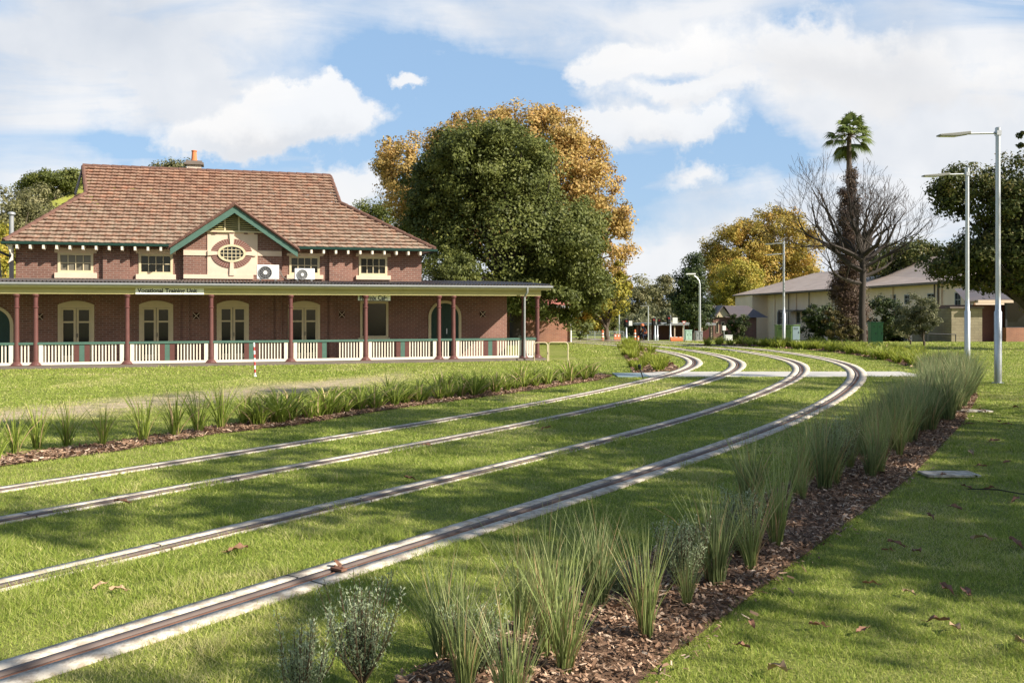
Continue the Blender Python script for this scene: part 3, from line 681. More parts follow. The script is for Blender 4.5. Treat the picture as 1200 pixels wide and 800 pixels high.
def sash(x0,x1,y0,y1,cols,rows,n=NW,frame=.07,bar=.028,glass='glass',parent=None,z0=None,fm='cream',name='window'):
    u0,u1 = bu(x0,n),bu(x1,n); uc=(u0+u1)/2; za = z0 if z0 is not None else bz(y1,uc,n); zb = bz(y0,uc,n)
    m = MB(); f=frame; a=n-.03; b=n+.05
    m.box(u0,u0+f,a,b,za,zb); m.box(u1-f,u1,a,b,za,zb); m.box(u0+f,u1-f,a,b,za,za+f); m.box(u0+f,u1-f,a,b,zb-f,zb)
    for i in range(1,cols):
        c = u0+f+(u1-u0-2*f)*i/cols; m.box(c-bar/2,c+bar/2,n+.0,n+.045,za+f,zb-f)
    for j in range(1,rows):
        c = za+f+(zb-za-2*f)*j/rows; m.box(u0+f,u1-f,n+.002,n+.043,c-bar/2,c+bar/2)
    w = m.build(name, M[fm], parent or BB, bevel=.004)
    g = MB(); g.box(u0+f*.8,u1-f*.8,n+.046,n+.052,za+f*.8,zb-f*.8); g.build('pane', M[glass], w)
    return w
for i,(a,b,c,d,e,f_,g_,h_) in enumerate(UPW):
    w = sash(a,b,c,d,4,2,frame=.085,glass='glassb' if i==0 else 'glass')
    lm = MB(); ibox(lm,e,f_,g_,c,NW-.05,NW-.004); lm.build('lintel', M['render'], w, bevel=.01)
    sm = MB(); ibox(sm,e,f_,d,h_,NW-.10,NW-.004); sm.build('sill', M['render'], w, bevel=.01)
def french(x0,x1,yt):
    u0,u1 = bu(x0,NW),bu(x1,NW); uc=(u0+u1)/2; zs = bz(yt+4.5,uc,NW); zt = bz(yt,uc,NW)
    m = MB(); a=NW-.03; b=NW+.06; f=.10; z0=.12
    m.box(u0,u0+f,a,b,z0,zs); m.box(u1-f,u1,a,b,z0,zs); m.box(u0+f,u1-f,a,b,zs-.12,zs)
    arc = [(u0 + (u1-u0)*i/12, zs + (zt-zs)*(1-((i-6)/6)**2)) for i in range(13)]
    m.prism([(u0,zs)]+arc[1:-1]+[(u1,zs)], NW-.05, NW-.004)
    d = m.build('door', M['cream'], BB)
    for s_ in (0,1):
        p0 = u0+f if s_==0 else uc+.01; p1 = uc-.01 if s_==0 else u1-f
        l = MB(); k=.075; zr = z0+(zs-z0)*.69
        l.box(p0,p0+k,NW,NW+.045,z0+.02,zs-.125); l.box(p1-k,p1,NW,NW+.045,z0+.02,zs-.125)
        for za,zb in ((z0+.02,z0+.2),(zr-.03,zr+.03),(zs-.19,zs-.125)): l.box(p0+k,p1-k,NW+.001,NW+.044,za,zb)
        lf_ = l.build('door_leaf', M['cream'], d)
        g = MB(); g.box(p0+k*.9,p1-k*.9,NW+.02,NW+.026,z0+.15,zs-.15); g.build('glass_pane', M['glass'], d)
    h = MB(); h.box(uc+.03,uc+.05,NW-.04,NW,z0+.85,z0+1.0); h.build('handle', M['dgrey'], d)
for x0,x1,yt in DRS: french(x0,x1,yt)
w = sash(422,455,353,396,1,1,frame=.09,z0=None)
s2 = MB(); ibox(s2,420,457,395.5,398,NW-.07,NW-.004); s2.build('sill', M['cream'], w)
# arched doors
def arched(xc, hw, yt, name='arched_door'):
    uc = bu(xc,NW); w_ = hw; zt = bz(yt,uc,NW); zs = zt-w_
    def outl(r, k=18): return [(uc-r,.12)] + [(uc-r*math.cos(PI*i/k), zs+r*math.sin(PI*i/k)) for i in range(k+1)] + [(uc+r,.12)]
    m = MB(); m.ring(outl(w_), outl(w_-.11), NW-.05, NW-.004); 
    d = m.build(name, M['cream'], BB)
    l = MB(); r = w_-.115; l.prism(outl(r), NW-.02, NW-.005); l.box(uc-.015,uc+.015,NW-.034,NW-.02,.13,zs+r-.02); l.box(uc-r+.02,uc+r-.02,NW-.05,NW-.021,zs-.04,zs+.04)
    for s_ in (-1,1):
        for za,zb in ((.3,.95),(1.05,zs-.12)):
            a,b = sorted((uc+s_*.1, uc+s_*(r-.09))); l.box(a,b,NW-.03,NW-.021,za,zb)
    l.build('door_leaf', M['dgreen'], d)
    h = MB(); h.box(uc+.05,uc+.09,NW-.06,NW-.03,1.0,1.22); h.build('handle', M['galv'], d)
ug0, ug1 = bu(502,NW), bu(540.5,NW)
arched(521.2, (ug1-ug0)/2, 352)
arched(-9, (ug1-ug0)/2, 358)
# crossed wall vents
for px,py in ((46.5,371),(230,370),(400.6,368.6),(565.5,368)):
    u = bu(px,NW); z = bz(py,u,NW); m = MB(); r=.11
    m.box(u-r,u+r,NW-.02,NW-.004,z-r,z+r)
    m2 = MB()
    for s_ in (-1,1): m2.bar((u-r,NW-.032,z-s_*r),(u+r,NW-.032,z+s_*r),.05,.02)
    for a in range(4): m2.lathe([(.0,0),(.045,0),(.045,.03),(0,.03)],(0,0),8) if False else None
    v_ = m.build('wall_vent', M['slot'], BB); m2.build('cross_bars', M['render'], v_)
# verandah floor
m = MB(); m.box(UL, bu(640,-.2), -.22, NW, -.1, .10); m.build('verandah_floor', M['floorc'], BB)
# verandah roof
def corr(u0,u1,n0,z0,n1,z1,name,parent,pitch=.12,amp=.022,mat='iron'):
    k = int((u1-u0)/pitch*6); us = np.linspace(u0,u1,k+1); w_ = amp*np.sin((us-u0)/pitch*2*PI)
    V = []
    for n_,z_ in ((n0,z0),(n1,z1)):
        for dzz in (0,-.012): V.append(np.stack([us,np.full(k+1,n_),z_+w_+dzz],1))
    V = np.concatenate(V); i = np.arange(k); q = k+1
    Fs = np.concatenate([np.stack([a*q+i,a*q+i+1,b*q+i+1,b*q+i],1) for a,b in ((0,2),(1,3),(0,1),(2,3))])
    return fast(name, V, Fs, M[mat], parent, smooth=True)
UE = bu(645.5,-.25)
corr(UL, UE, -.34, z_edge-.005, NW, z_ver_w, 'verandah_roof', BB)
corr(UR_up+.02, UE-.25, NW+.02, z_ver_w+.01, 9.2, z_ver_w+.25, 'verandah_roof', BB)
m = MB(); m.box(UL,UE,-.20,NW-.02,z_edge-.13,z_edge-.10); m.build('soffit', M['maroon2'], BB)
zf0 = bz(333.0,bu(350,-.28),-.28)
m = MB(); 
m.prism([(-.40,zf0),(-.28,zf0),(-.28,zf0-.09),(-.36,zf0-.10),(-.40,zf0-.05)], UL, UE+.05, 'x'); m.build('gutter', M['greyp'], BB, bevel=.01)
zb0 = bz(345.4,bu(350,-.1),-.1); zm0 = bz(338.2,bu(350,-.26),-.26)
m = MB(); m.box(UL,UE,-.278,-.22,zm0,zf0-.02); m.box(UE-.06,UE,-.22,NW+1,zm0,zf0-.02); m.build('fascia', M['olive'], BB)
m = MB(); UP = bu(634,-.1); m.box(UL,UP,-.10,.10,zb0,zm0+.08); m.box(UP-.2,UP-.003,.10,NW,zb0+.003,zm0+.06); m.build('verandah_beam', M['olive2'], BB)
for i in range(0,44):                                  # rafters under the verandah roof
    pass
# posts
POSTS = [-55,19.5,41.8,149,247.4,340.6,428.4,514.3,531.3,613.5,629.7]
def post(px):
    u = bu(px,0); zt = zb0; H = zt-.1
    m = MB(); m.lathe([(.092,.24),(.098,.32),(.086,.42),(.074,.1+H*.80)],(u,0),16); p = m.build('post', M['maroon'], BB, smooth=True)
    b = MB(); b.box(u-.19,u+.19,-.19,.19,.04,.13); b.lathe([(.18,.13),(.16,.17),(.12,.21),(.095,.24),(.08,.245)],(u,0),16); b.build('base', M['maroon'], p)
    c = MB(); z = .1+H*.80; c.lathe([(.07,z-.005),(.095,z+.015),(.095,z+.05),(.072,z+.06),(.075,zt-.13),(.10,zt-.09),(.12,zt-.06),(.12,zt)],(u,0),16); c.build('capital', M['maroon2'], p)
    return u
PU = [post(p) for p in POSTS]
# balustrades
zr = bz(402.3,bu(95,0),0); zl = bz(427.0,bu(95,0),0)
def balus(u0,u1,panel=None,n=0.0,gap=None):
    m = MB(); a=u0+.10; b=u1-.10
    if b-a < .12: return
    big = (b-a) > 1.2
    m.box(a,b,n-.03,n+.03,zl,zl+.09)
    if big:
        m.box(a,a+.13,n-.035,n+.035,zl+.09,zr-.03); m.box(b-.13,b,n-.035,n+.035,zl+.09,zr-.03)
    s0,s1 = (a+.2,b-.2) if big else (a+.05,b-.05); pw = .48 if big else 0; pc = (a+b)/2 if panel is None else a+(b-a)*panel
    x = s0
    while x < s1:
        if not (big and abs(x-pc) < pw/2+.03) and not (gap and gap[0] < (x-a)/(b-a) < gap[1]): m.box(x-.021,x+.021,n-.018,n+.018,zl+.09,zr-.03)
        x += .104
    B_ = m.build('balustrade', M['white'], BB)
    h = MB(); h.box(u0+.06,u1-.06,n-.055,n+.055,zr-.03,zr+.05); h.build('handrail', M['green'], B_)
    if big:
        for k,(o0,o1,mt) in enumerate(((-.24,-.082,'maroon'),(-.08,.08,'green'),(.082,.24,'maroon'))):
            if gap and k == 2: continue
            q = MB(); q.box(pc+o0,pc+o1,n-.024,n+.024,zl+.092,zr-.032); q.build('infill_board', M[mt], B_)
for i in range(len(PU)-1): balus(PU[i],PU[i+1], panel=[None,None,.50,.47,.50,.44,.50,None,.52,None][i], gap=(.52,.64) if i==5 else None)
# side balustrade return at the right end
m = MB(); u = PU[-1]
for k in range(18): m.box(u-.018,u+.018,.2+k*.115,.24+k*.115,zl+.09,zr-.03)
m.box(u-.03,u+.03,.12,NW,zl,zl+.09); B_=m.build('balustrade', M['white'], BB); h=MB(); h.box(u-.05,u+.05,.12,NW,zr-.03,zr+.05); h.build('handrail', M['green'], B_)
# downpipe at the right front corner
m = MB(); u = bu(617.5,-.3); m.tube([(u,-.36,zf0-.05),(u,-.34,zf0-.25),(u-.05,-.14,zb0-.05),(u-.05,-.14,.05)],.042,10); m.build('downpipe', M['greyp'], BB, smooth=True)
# downpipe and deep soffit bracket at the left end of the upper storey
m = MB(); u = bu(14,2.3); m.box(u-.06,u+.06,2.2,2.32,z_ver_w-.1,z_eave-.45); m.tube([(u,2.26,z_eave-.5),(u-.35,2.1,z_eave-.32),(u-.45,1.95,z_eave-.1)],.045,8); m.build('downpipe', M['dgrey'], BB)

# ---- main tiled roof
NE, NR = 1.9, 6.9
uEL, uER = bu(4,NE), bu(510,NE); uRL, uRR = bu(103,NR), bu(385.5,NR)
z_r = bz(201,(uRL+uRR)/2,NR); SL = (z_r-z_eave)/(NR-NE)
nGL = NE + (uRL-uEL)*.98; nGR = NE + (uER-uRR)*.98
def gsolve(py, u):
    return min((NE+.01*i for i in range(100, 480)), key=lambda n: abs(z_eave+(n-NE)*SL - bz(py,u,n)))
nGL = gsolve(228, uRL); nGR = gsolve(239, uRR)
zga, uga = 5.95, bu(274.8, 1.62)
RB = MB(); 
def tiled(o, eu, ev, nrow, vlen, lo, hi, name, parent, tile=.235, lift=.085, gap=None):
    """o origin, eu along the courses, ev up the slope (unit vectors); lo(v)/hi(v) limit each course"""
    o,eu,ev = map(np.array,(o,eu,ev)); nn = np.cross(eu,ev); nn = nn/np.linalg.norm(nn)
    if nn[2] < 0: nn = -nn
    V=[];Fs=[];b=0; rv = vlen/nrow
    prof = [0,.016,.020,.003,.012,.002]
    for r in range(nrow):
      if 1:
        v0 = r*rv; v1 = (r+1)*rv+.03; vm=(v0+v1)/2; a,c = lo(vm),hi(vm)
        spans = [(a,c)]
        if gap and gap(vm): g0,g1 = gap(vm); spans = [(a,g0),(g1,c)]
      for a,c in spans:
        if c-a < .05: continue
        k0 = math.floor(a/tile*6); k1 = math.ceil(c/tile*6); js = np.arange(k0,k1+1); us = np.clip(js*tile/6,a,c); hh = np.array([prof[j%6] for j in js]); n_=len(js)
        sag = .006*np.sin(js*.37+r*1.7)+.004*RNG.normal(0,1,n_)*0
        for (v,dz_) in ((v0+.05,.002),(v0,lift-.032),(v0,lift),(v1,.004)):
            V.append(o+us[:,None]*eu+v*ev+((hh if dz_>.01 or v==v1 else hh*0)+dz_+(sag if dz_>0 else 0))[:,None]*nn)
        i = np.arange(n_-1)
        for q in (0,1,2): Fs.append(np.stack([b+q*n_+i,b+q*n_+i+1,b+(q+1)*n_+i+1,b+(q+1)*n_+i],1))
        b += 4*n_
    return fast(name, np.concatenate(V), np.concatenate(Fs), M['tile'], parent)
sl = math.hypot(1,SL); vl = (NR-NE)*sl; nrow = 23
def lo_f(v):
    n = NE+v/sl; return uEL+(n-NE)*(uRL+.22-uEL)/(nGL-NE) if n < nGL else uRL-.18+.40*(NR-n)/(NR-nGL)
def hi_f(v):
    n = NE+v/sl; return uER-(n-NE)*(uER-uRR-.25)/(nGR-NE) if n < nGR else uRR+.05+.2*(NR-n)/(NR-nGR)
roof = tiled((0,NE,z_eave),(1,0,0),(0,1/sl,SL/sl),nrow,vl,lo_f,hi_f,'roof',BB,gap=lambda v: (uga-(5.75-(z_eave+v/sl*SL))/.66, uga+(5.75-(z_eave+v/sl*SL))/.66) if v/sl < .75 else None)
tiled((0,2*NR-NE,z_eave),(1,0,0),(0,-1/sl,SL/sl),nrow,vl,lo_f,hi_f,'roof_slope',roof)
nb = 2*NR-NE
for (uE,uR,nG,sg) in ((uEL,uRL,nGL,1),(uER,uRR,nGR,-1)):       # hipped ends under the gablets
    run = abs(uR-uE); rise = (nG-NE)*SL; q = math.hypot(run,rise)
    tiled((uE,0,z_eave),(0,1,0),(sg*run/q,0,rise/q),int((nG-NE)*sl/.29),q,lambda v,q=q,nG=nG: NE+(nG-NE)*v/q,lambda v,q=q,nG=nG: nb-(nG-NE)*v/q,'roof_slope',roof)
    g = MB(); uu = uR + (.34 if sg==1 else -.1); z0 = z_eave+rise
    g.add([(uu,nG,z0),(uu,2*NR-nG,z0),(uu,NR,z_r-.02)],[(0,1,2)]); g.build('gablet', M['dgrey'], roof)
    vb = MB(); uv = uR-.2 if sg==1 else uR+.07
    for n_ in (nG,2*NR-nG): vb.bar((uv,n_,z0-.04),(uv,NR,z_r-.08),.03,.2)
    vb.build('bargeboard', M['dgrey'], roof)
def caps(a,b,r=.085,step=.36):
    a=Vector(a);b=Vector(b);L=(b-a).length;n=max(2,int(L/step));pts=[];rs=[]
    for i in range(n):
        pts += [a.lerp(b,(i+.02)/n),a.lerp(b,(i+.96)/n)]; rs += [r*1.12,r*.92]
    return pts,rs
M['captile'] = plain('ridge_cap_terracotta', (.14,.075,.056), .85, var=.4, sc=3)
cm = MB()
for a,b in (((uRL-.2,NR,z_r+.02),(uRR+.08,NR,z_r+.02)),((uEL,NE,z_eave+.05),(uRL+.2,nGL,z_eave+(nGL-NE)*SL+.06)),((uER,NE,z_eave+.05),(uRR+.25,nGR,z_eave+(nGR-NE)*SL+.06)),
            ((uRL+.20,nGL,z_eave+(nGL-NE)*SL+.04),(uRL-.18,NR,z_r)),((uRR+.25,nGR,z_eave+(nGR-NE)*SL+.04),(uRR+.06,NR,z_r)),
            ((uER,nb,z_eave+.05),(uRR,2*NR-nGR,z_eave+(nGR-NE)*SL+.06)),((uEL,nb,z_eave+.05),(uRL,2*NR-nGL,z_eave+(nGL-NE)*SL+.06))):
    p,r = caps(a,b); cm.tube(p,r,8)
cm.build('ridge_tiles', M['captile'], roof)
for bx in ((uEL-.05,bu(199,NE),NE-.13,NE-.01),(bu(350,NE),uER+.05,NE-.13,NE-.01),(uER-.02,uER+.1,NE-.007,nb),(uEL-.1,uEL+.02,NE-.007,nb)):
    m = MB(); m.box(*bx,z_eave-.06,z_eave+.035); m.build('gutter', M['dgreen'], roof, bevel=.015)
m = MB(); m.box(uEL,bu(206,NE),NE,NW-.006,z_eave-.02,z_eave+.02); m.box(bu(344,NE),uER,NE,NW-.006,z_eave-.02,z_eave+.02); m.box(UR_up+.006,uER,NW-.006,nb-.3,z_eave-.02,z_eave+.02); m.box(uEL,UL_up-.006,NW-.006,nb-.3,z_eave-.02,z_eave+.02); m.build('eave_soffit', M['white'], roof)
m = MB(); m.prism([(uEL+.05,z_eave-.02),(UL_up-.02,z_eave-.02),(UL_up-.02,z_eave-.62),(UL_up-.16,z_eave-.72),(uEL+.25,z_eave-.45)],NE+.06,NE+.2); m.build('eave_bracket', M['white'], BB)
k = 0; px = 21.0
while px < 500:
    if not (196 < px < 352):
        m = MB(); u = bu(px,NE+.1); m.prism([(NE-.10,z_eave-.065),(NW-.16,z_eave-.065),(NW-.16,z_eave-.14),(NE+.10,z_eave-.24),(NE-.10,z_eave-.21)],u-.038,u+.038,'x'); m.build('eave_bracket', M['white'], BB)
    px += 15.6 - px*.0035
# ---- front gable
NG = NW-.28; NBG = 1.62
ua = bu(274.8,NBG); za = bz(241.5,ua,NBG); ufl = bu(199.5,NBG); ufr = bu(349,NBG); zfl = bz(291,ufl,NBG); zfr = bz(294,ufr,NBG); zf_ = (zfl+zfr)/2
gu0, gu1 = bu(215,NG), bu(330.5,NG)
sg_ = (za-zf_)/((ufr-ufl)/2)
def under(u): return za-.20-abs(u-ua)*sg_
zbot = z_ver_w-.04
m = MB(); poly = [(gu0,zbot),(gu1,zbot),(gu1,under(gu1)),(ua,under(ua)),(gu0,under(gu0))]
m.prism(poly, NG, NW-.004); G = m.build('gable', M['brick'], BB)
cu0,cu1 = bu(243,NG),bu(301.8,NG); zct = bz(271.5,ua,NG)
m = MB(); m.box(cu0,cu1,NG-.03,NG-.003,bz(322,ua,NG),zct); m.build('render_panel', M['render'], G)
m = MB(); ibox(m,215,242.8,293,299.2,NG-.035,NG-.003); ibox(m,302,330.2,294,300,NG-.035,NG-.003); m.build('render_band', M['render'], G)
m = MB(); ibox(m,215,297,321.6,326.6,NG-.05,NG-.003); m.build('render_band', M['render'], G)
# louvred apex
m = MB(); zl0 = bz(270.5,ua,NG); lw = (under(ua)-zl0)/sg_
m.prism([(ua-lw,zl0),(ua+lw,zl0),(ua,under(ua))],NG-.02,NG-.004); lv = m.build('louvre', M['black'], G)
m = MB(); z = zl0+.04
while z < under(ua)-.08:
    w_ = (under(ua)-z)/sg_-.03; m.box(ua-w_,ua+w_,NG-.055,NG-.022,z,z+.03); z += .075
m.build('slats', M['olive2'], lv)
m = MB()
for px in (263.7,280.0):
    u = bu(px,NG); m.box(u-.03,u+.03,NG-.07,NG-.02,zl0,under(u)-.02)
m.box(ua-lw-.25,ua+lw+.25,NG-.12,NG-.004,zl0-.07,zl0); m.build('mullions', M['cream'], lv)
m = MB()
for px in (252,271.7,288,300): 
    u=bu(px,NG); m.box(u-.07,u+.07,NG-.10,NG-.034,zl0-.115,zl0-.072)
m.build('dentils', M['maroon2'], lv)
# oval window with a brick ring
uo = bu(271.7,NG); zo = bz(297,uo,NG); pxm = bY(uo,NG)/F
def ell(rx,rz,k=40): return [(uo+rx*pxm*math.cos(2*PI*i/k), zo+rz*pxm*math.sin(2*PI*i/k)) for i in range(k)]
tb = NT('radial_ring_brick'); o_ = tb.obj(); s_ = tb.n('ShaderNodeSeparateXYZ'); tb.t.links.new(o_, s_.inputs[0])
ang = tb.math('ARCTAN2', tb.math('MULTIPLY', tb.math('SUBTRACT', s_.outputs[2], zo), 1.35), tb.math('SUBTRACT', s_.outputs[0], uo))
wv_ = tb.math('FRACT', tb.math('MULTIPLY', ang, 44/(2*PI))); mm = tb.math('LESS_THAN', wv_, .17)
tb.bsdf(tb.mix(mm, (.17,.075,.06), (.36,.28,.23)), .85); M['ringbrick'] = tb.m
m = MB(); m.ring(ell(23,17.2), ell(16.2,10.6), NG-.06, NG-.031); m.build('brick_ring', M['ringbrick'], G)
ow = MB(); ow.ring(ell(15.8,10.4), ell(13.2,7.9), NG-.10, NG-.031); 
OW = ow.build('oval_window', M['cream'], G)
m = MB(); e_ = ell(13.4,8.1); m.prism(e_, NG-.045, NG-.032); m.build('pane', M['glass'], OW)
m = MB()
for i in (-2,-1,0,1,2):
    x_ = i*4.6; hgt = 7.9*math.sqrt(max(0,1-(x_/13.2)**2)); m.box(uo+(x_-.35)*pxm,uo+(x_+.35)*pxm,NG-.062,NG-.046,zo-hgt*pxm,zo+hgt*pxm)
for z_ in (-4.2,0,4.2):
    w_ = 13.2*math.sqrt(1-(z_/7.9)**2); m.box(uo-w_*pxm,uo+w_*pxm,NG-.064,NG-.044,zo+(z_-.35)*pxm,zo+(z_+.35)*pxm)
m.build('glazing_bars', M['cream'], OW)
m = MB(); p=pxm
for poly in ([(uo-1.9*p,zo+10*p),(uo+1.9*p,zo+10*p),(uo+2.8*p,zo+24*p),(uo-2.8*p,zo+24*p)],[(uo-2.8*p,zo-26*p),(uo+2.8*p,zo-26*p),(uo+1.9*p,zo-10*p),(uo-1.9*p,zo-10*p)],
             [(uo+15*p,zo-1.8*p),(uo+27*p,zo-2.8*p),(uo+27*p,zo+2.8*p),(uo+15*p,zo+1.8*p)],[(uo-27*p,zo-2.8*p),(uo-15*p,zo-1.8*p),(uo-15*p,zo+1.8*p),(uo-27*p,zo+2.8*p)]):
    m = MB(); m.prism(poly,NG-.09,NG-.03); m.build('keystone', M['render'], G)
# bargeboards and gable roof
for s_,uf,zf in ((-1,ufl,zfl),(1,ufr,zfr)):
    m = MB(); wb=.22; m.prism([(ua,za),(uf,zf),(uf,zf-wb*1.05),(ua,za-wb*1.15)], NBG, NBG+.05); m.build('bargeboard', M['green'], G)
    nbk = NE+(za-z_eave)/SL+.1
    m = MB(); th_=.07
    A_ = (ua,NBG-.05,za+.0); B_ = (uf+s_*.08,NBG-.05,zf-.03); C_ = (uf+s_*.08,NE+.25,zf-.03); D_ = (ua,nbk,za)
    m.add([A_,B_,C_,D_]+[(a,b,c+th_) for a,b,c in (A_,B_,C_,D_)],[(0,1,2,3),(4,7,6,5),(0,4,5,1),(1,5,6,2),(2,6,7,3),(3,7,4,0)])
    gr = m.build('gable_roof', M['captile'], G)
    p,r = caps((ua,NBG-.04,za+.08),(uf+s_*.05,NBG-.04,zf+.05),.055,.3); c_=MB(); c_.tube(p,r,6); c_.build('verge_tiles', M['captile'], gr)
p,r = caps((ua,NBG-.05,za+.09),(ua,nbk,za+.09),.1); c_=MB(); c_.tube(p,r,8); c_.build('ridge_tiles', M['captile'], G)
# ---- chimney
nc = 8.6; u = bu(227.3,nc); m = MB(); m.box(u-.30,u+.30,nc,nc+.6,z_eave+1,bz(193,u,nc)); CHM = m.build('chimney', M['chim'], roof)
m = MB(); z = bz(193,u,nc); m.box(u-.40,u+.40,nc-.1,nc+.7,z,z+.10); m.box(u-.34,u+.34,nc-.04,nc+.64,z+.10,z+.18); m.build('chimney_cap', M['floorc'], CHM)
m = MB(); m.lathe([(.15,z+.18),(.12,z+.3),(.10,z+.6),(.12,z+.62),(.12,z+.66),(.09,z+.67)],(u,nc+.3),14); m.build('chimney_pot', M['terra'], CHM, smooth=True)
# ---- flue and neighbouring roof at the far left
nf = 9; u = bu(13.5,nf); m = MB(); m.tube([(u,nf,1),(u,nf,bz(252,u,nf))],.09,10); m.lathe([(.14,bz(252,u,nf)),(.16,bz(251,u,nf)),(.14,bz(249,u,nf)),(.02,bz(248,u,nf))],(u,nf),12)
e = m.build('flue_pipe', M['greyp'], BB, smooth=True)
m = MB(); u0,u1 = bu(-90,4),bu(11,4); m.add([(u0,NW+.4,z_ver_w+.05),(u1,NW+.4,z_ver_w+.05),(u1-1.2,8,z_ver_w+1.6),(u0,8,z_ver_w+1.6)],[(0,1,2,3)]); m.build('lower_roof', M['tile'], BB)

# ---- writing on boards
def lettering(body, width, height, mat, parent, loc, depth=.004):
    c = bpy.data.curves.new('lettering','FONT'); c.body = body; c.size = 1; c.extrude = .01; c.offset = .03; c.space_word = 1.25
    o = bpy.data.objects.new('lettering_tmp', c); COL.objects.link(o)
    dg = bpy.context.evaluated_depsgraph_get(); me = bpy.data.meshes.new_from_object(o.evaluated_get(dg)); bpy.data.objects.remove(o)
    co_ = np.array([v.co[:] for v in me.vertices]); lo,hi = co_.min(0),co_.max(0)
    nv = np.stack([(co_[:,0]-lo[0])/(hi[0]-lo[0])*width, -(co_[:,2]-lo[2])/(max(hi[2]-lo[2],1e-6))*depth, (co_[:,1]-lo[1])/(hi[1]-lo[1])*height],1)
    me.vertices.foreach_set('co', nv.astype(np.float32).ravel()); me.materials.clear(); me.materials.append(mat); me.update()
    q = bpy.data.objects.new('lettering', me); COL.objects.link(q); q.parent = parent; q.location = loc; return q
def wallsign(x0,x1,y0,y1,n,text,tx0,tx1,label):
    u0,u1 = bu(x0,n),bu(x1,n); z0 = bz(y1,(u0+u1)/2,n); z1 = bz(y0,(u0+u1)/2,n)
    e = empty('sign', bw(u0,n,z0), AB, label, 'sign')
    m = MB(); m.box(0,u1-u0,0,.025,0,z1-z0); m.build('board', M['signbg'], e)
    a,b = bu(tx0,n)-u0, bu(tx1,n)-u0; h = z1-z0
    lettering(text, b-a, h*.9, M['black'], e, (a,-.002,h*.05))
wallsign(158.8,239,337.6,344.8,-.135,'Vocational Training Unit',161,231,'long narrow pale sign board with black words on the verandah beam')
wallsign(419.6,457.6,345.8,352.2,-.13+.3,'Phoenix Cafe',421.5,454,'small pale grey cafe sign board with dark words hanging below the verandah beam')

# ---- air conditioners standing on the verandah roof
def aircon(px0,px1,py0,py1,n,label,wht=False):
    u0,u1 = bu(px0,n),bu(px1,n); uc=(u0+u1)/2; z0 = bz(py1,uc,n); z1 = bz(py0,uc,n); w=u1-u0; h=z1-z0
    e = empty('air_conditioner', bw(uc,n,z0), AB, label, 'air conditioner', 'outdoor air conditioner units on the verandah roof')
    m = MB(); m.box(-w/2,w/2,0,.32,.05,h); m.build('case', M['acw'], e, bevel=.015)
    r = min(w*.36,h*.42); c=-w*.12
    g = MB(); g.ring([(c+r*math.cos(2*PI*i/28),h*.5+r*math.sin(2*PI*i/28)) for i in range(28)],[(c+r*.92*math.cos(2*PI*i/28),h*.5+r*.92*math.sin(2*PI*i/28)) for i in range(28)],-.03,.0)
    for k in (.7,.5): g.ring([(c+r*k*math.cos(2*PI*i/28),h*.5+r*k*math.sin(2*PI*i/28)) for i in range(28)],[(c+r*(k-.05)*math.cos(2*PI*i/28),h*.5+r*(k-.05)*math.sin(2*PI*i/28)) for i in range(28)],-.025,-.015)
    for a in range(12): g.bar((c+.12*r*math.cos(a*PI/6),-.02,h*.5+.12*r*math.sin(a*PI/6)),(c+r*.95*math.cos(a*PI/6),-.02,h*.5+r*.95*math.sin(a*PI/6)),.012,.008)
    gr = g.build('fan_grille', M['acg'], e)
    d = MB(); d.prism([(c+r*.9*math.cos(2*PI*i/28),h*.5+r*.9*math.sin(2*PI*i/28)) for i in range(28)],-.004,-.002); d.build('fan_recess', M['dgrey' if not wht else 'acg'], gr)
    hb = MB(); hb.prism([(c+r*.3*math.cos(2*PI*i/20),h*.5+r*.3*math.sin(2*PI*i/20)) for i in range(20)],-.045,-.026); hb.build('fan_hub', M['acw'], gr)
    f = MB(); f.box(-w*.4,-w*.3,.02,.3,0,.048); f.box(w*.3,w*.4,.02,.3,0,.048); f.build('feet', M['acg'], e)
aircon(301,327,310.3,328.6,1.1,'white air conditioner with a dark fan on the verandah roof below the gable')
aircon(345.4,368.8,314.5,329,1.1,'white air conditioner with a grey grille, in front of a small upper window',True)
n=1.3; m = MB(); m.tube([bw(bu(328,n),n,bz(318,bu(328,n),n)),bw(bu(332,n),n+.1,bz(325,bu(332,n),n)),bw(bu(338,n),n,bz(328,bu(338,n),n)),bw(bu(345,n),n,bz(327.3,bu(345,n),n))],.025,6); tag(m.build('pipe',M['floorc']),'bent refrigerant pipe on the verandah roof between the two air conditioners','pipe')

# ================================================================== trees
def leafstops(*c): return [(i/(len(c)-1), x) for i,x in enumerate(c)]
M['lf_green'] = leafmat('evergreen_leaves', leafstops((.05,.065,.016),(.10,.12,.03),(.155,.175,.042),(.22,.225,.06)))
M['lf_gold'] = leafmat('golden_autumn_leaves', leafstops((.20,.16,.06),(.36,.25,.08),(.50,.36,.11),(.46,.27,.085),(.60,.46,.21)))
M['lf_autumn'] = leafmat('olive_autumn_leaves', leafstops((.13,.11,.025),(.27,.22,.045),(.42,.33,.07),(.55,.36,.08),(.55,.30,.10)))
M['lf_dark'] = leafmat('dark_evergreen_leaves', leafstops((.018,.028,.010),(.035,.055,.018),(.065,.09,.025),(.12,.13,.04)))
M['lf_fig'] = leafmat('fig_leaves', leafstops((.03,.04,.012),(.06,.08,.02),(.11,.12,.03),(.22,.17,.06)))
M['lf_gum'] = leafmat('gum_leaves', leafstops((.07,.075,.035),(.14,.14,.065),(.23,.22,.10),(.33,.29,.15)))
M['lf_olive'] = leafmat('grey_olive_leaves', leafstops((.07,.08,.035),(.14,.15,.07),(.24,.24,.13),(.36,.34,.2)))
M['lf_lime'] = leafmat('yellowing_leaves', leafstops((.12,.13,.02),(.25,.24,.035),(.42,.36,.06),(.5,.33,.06)))
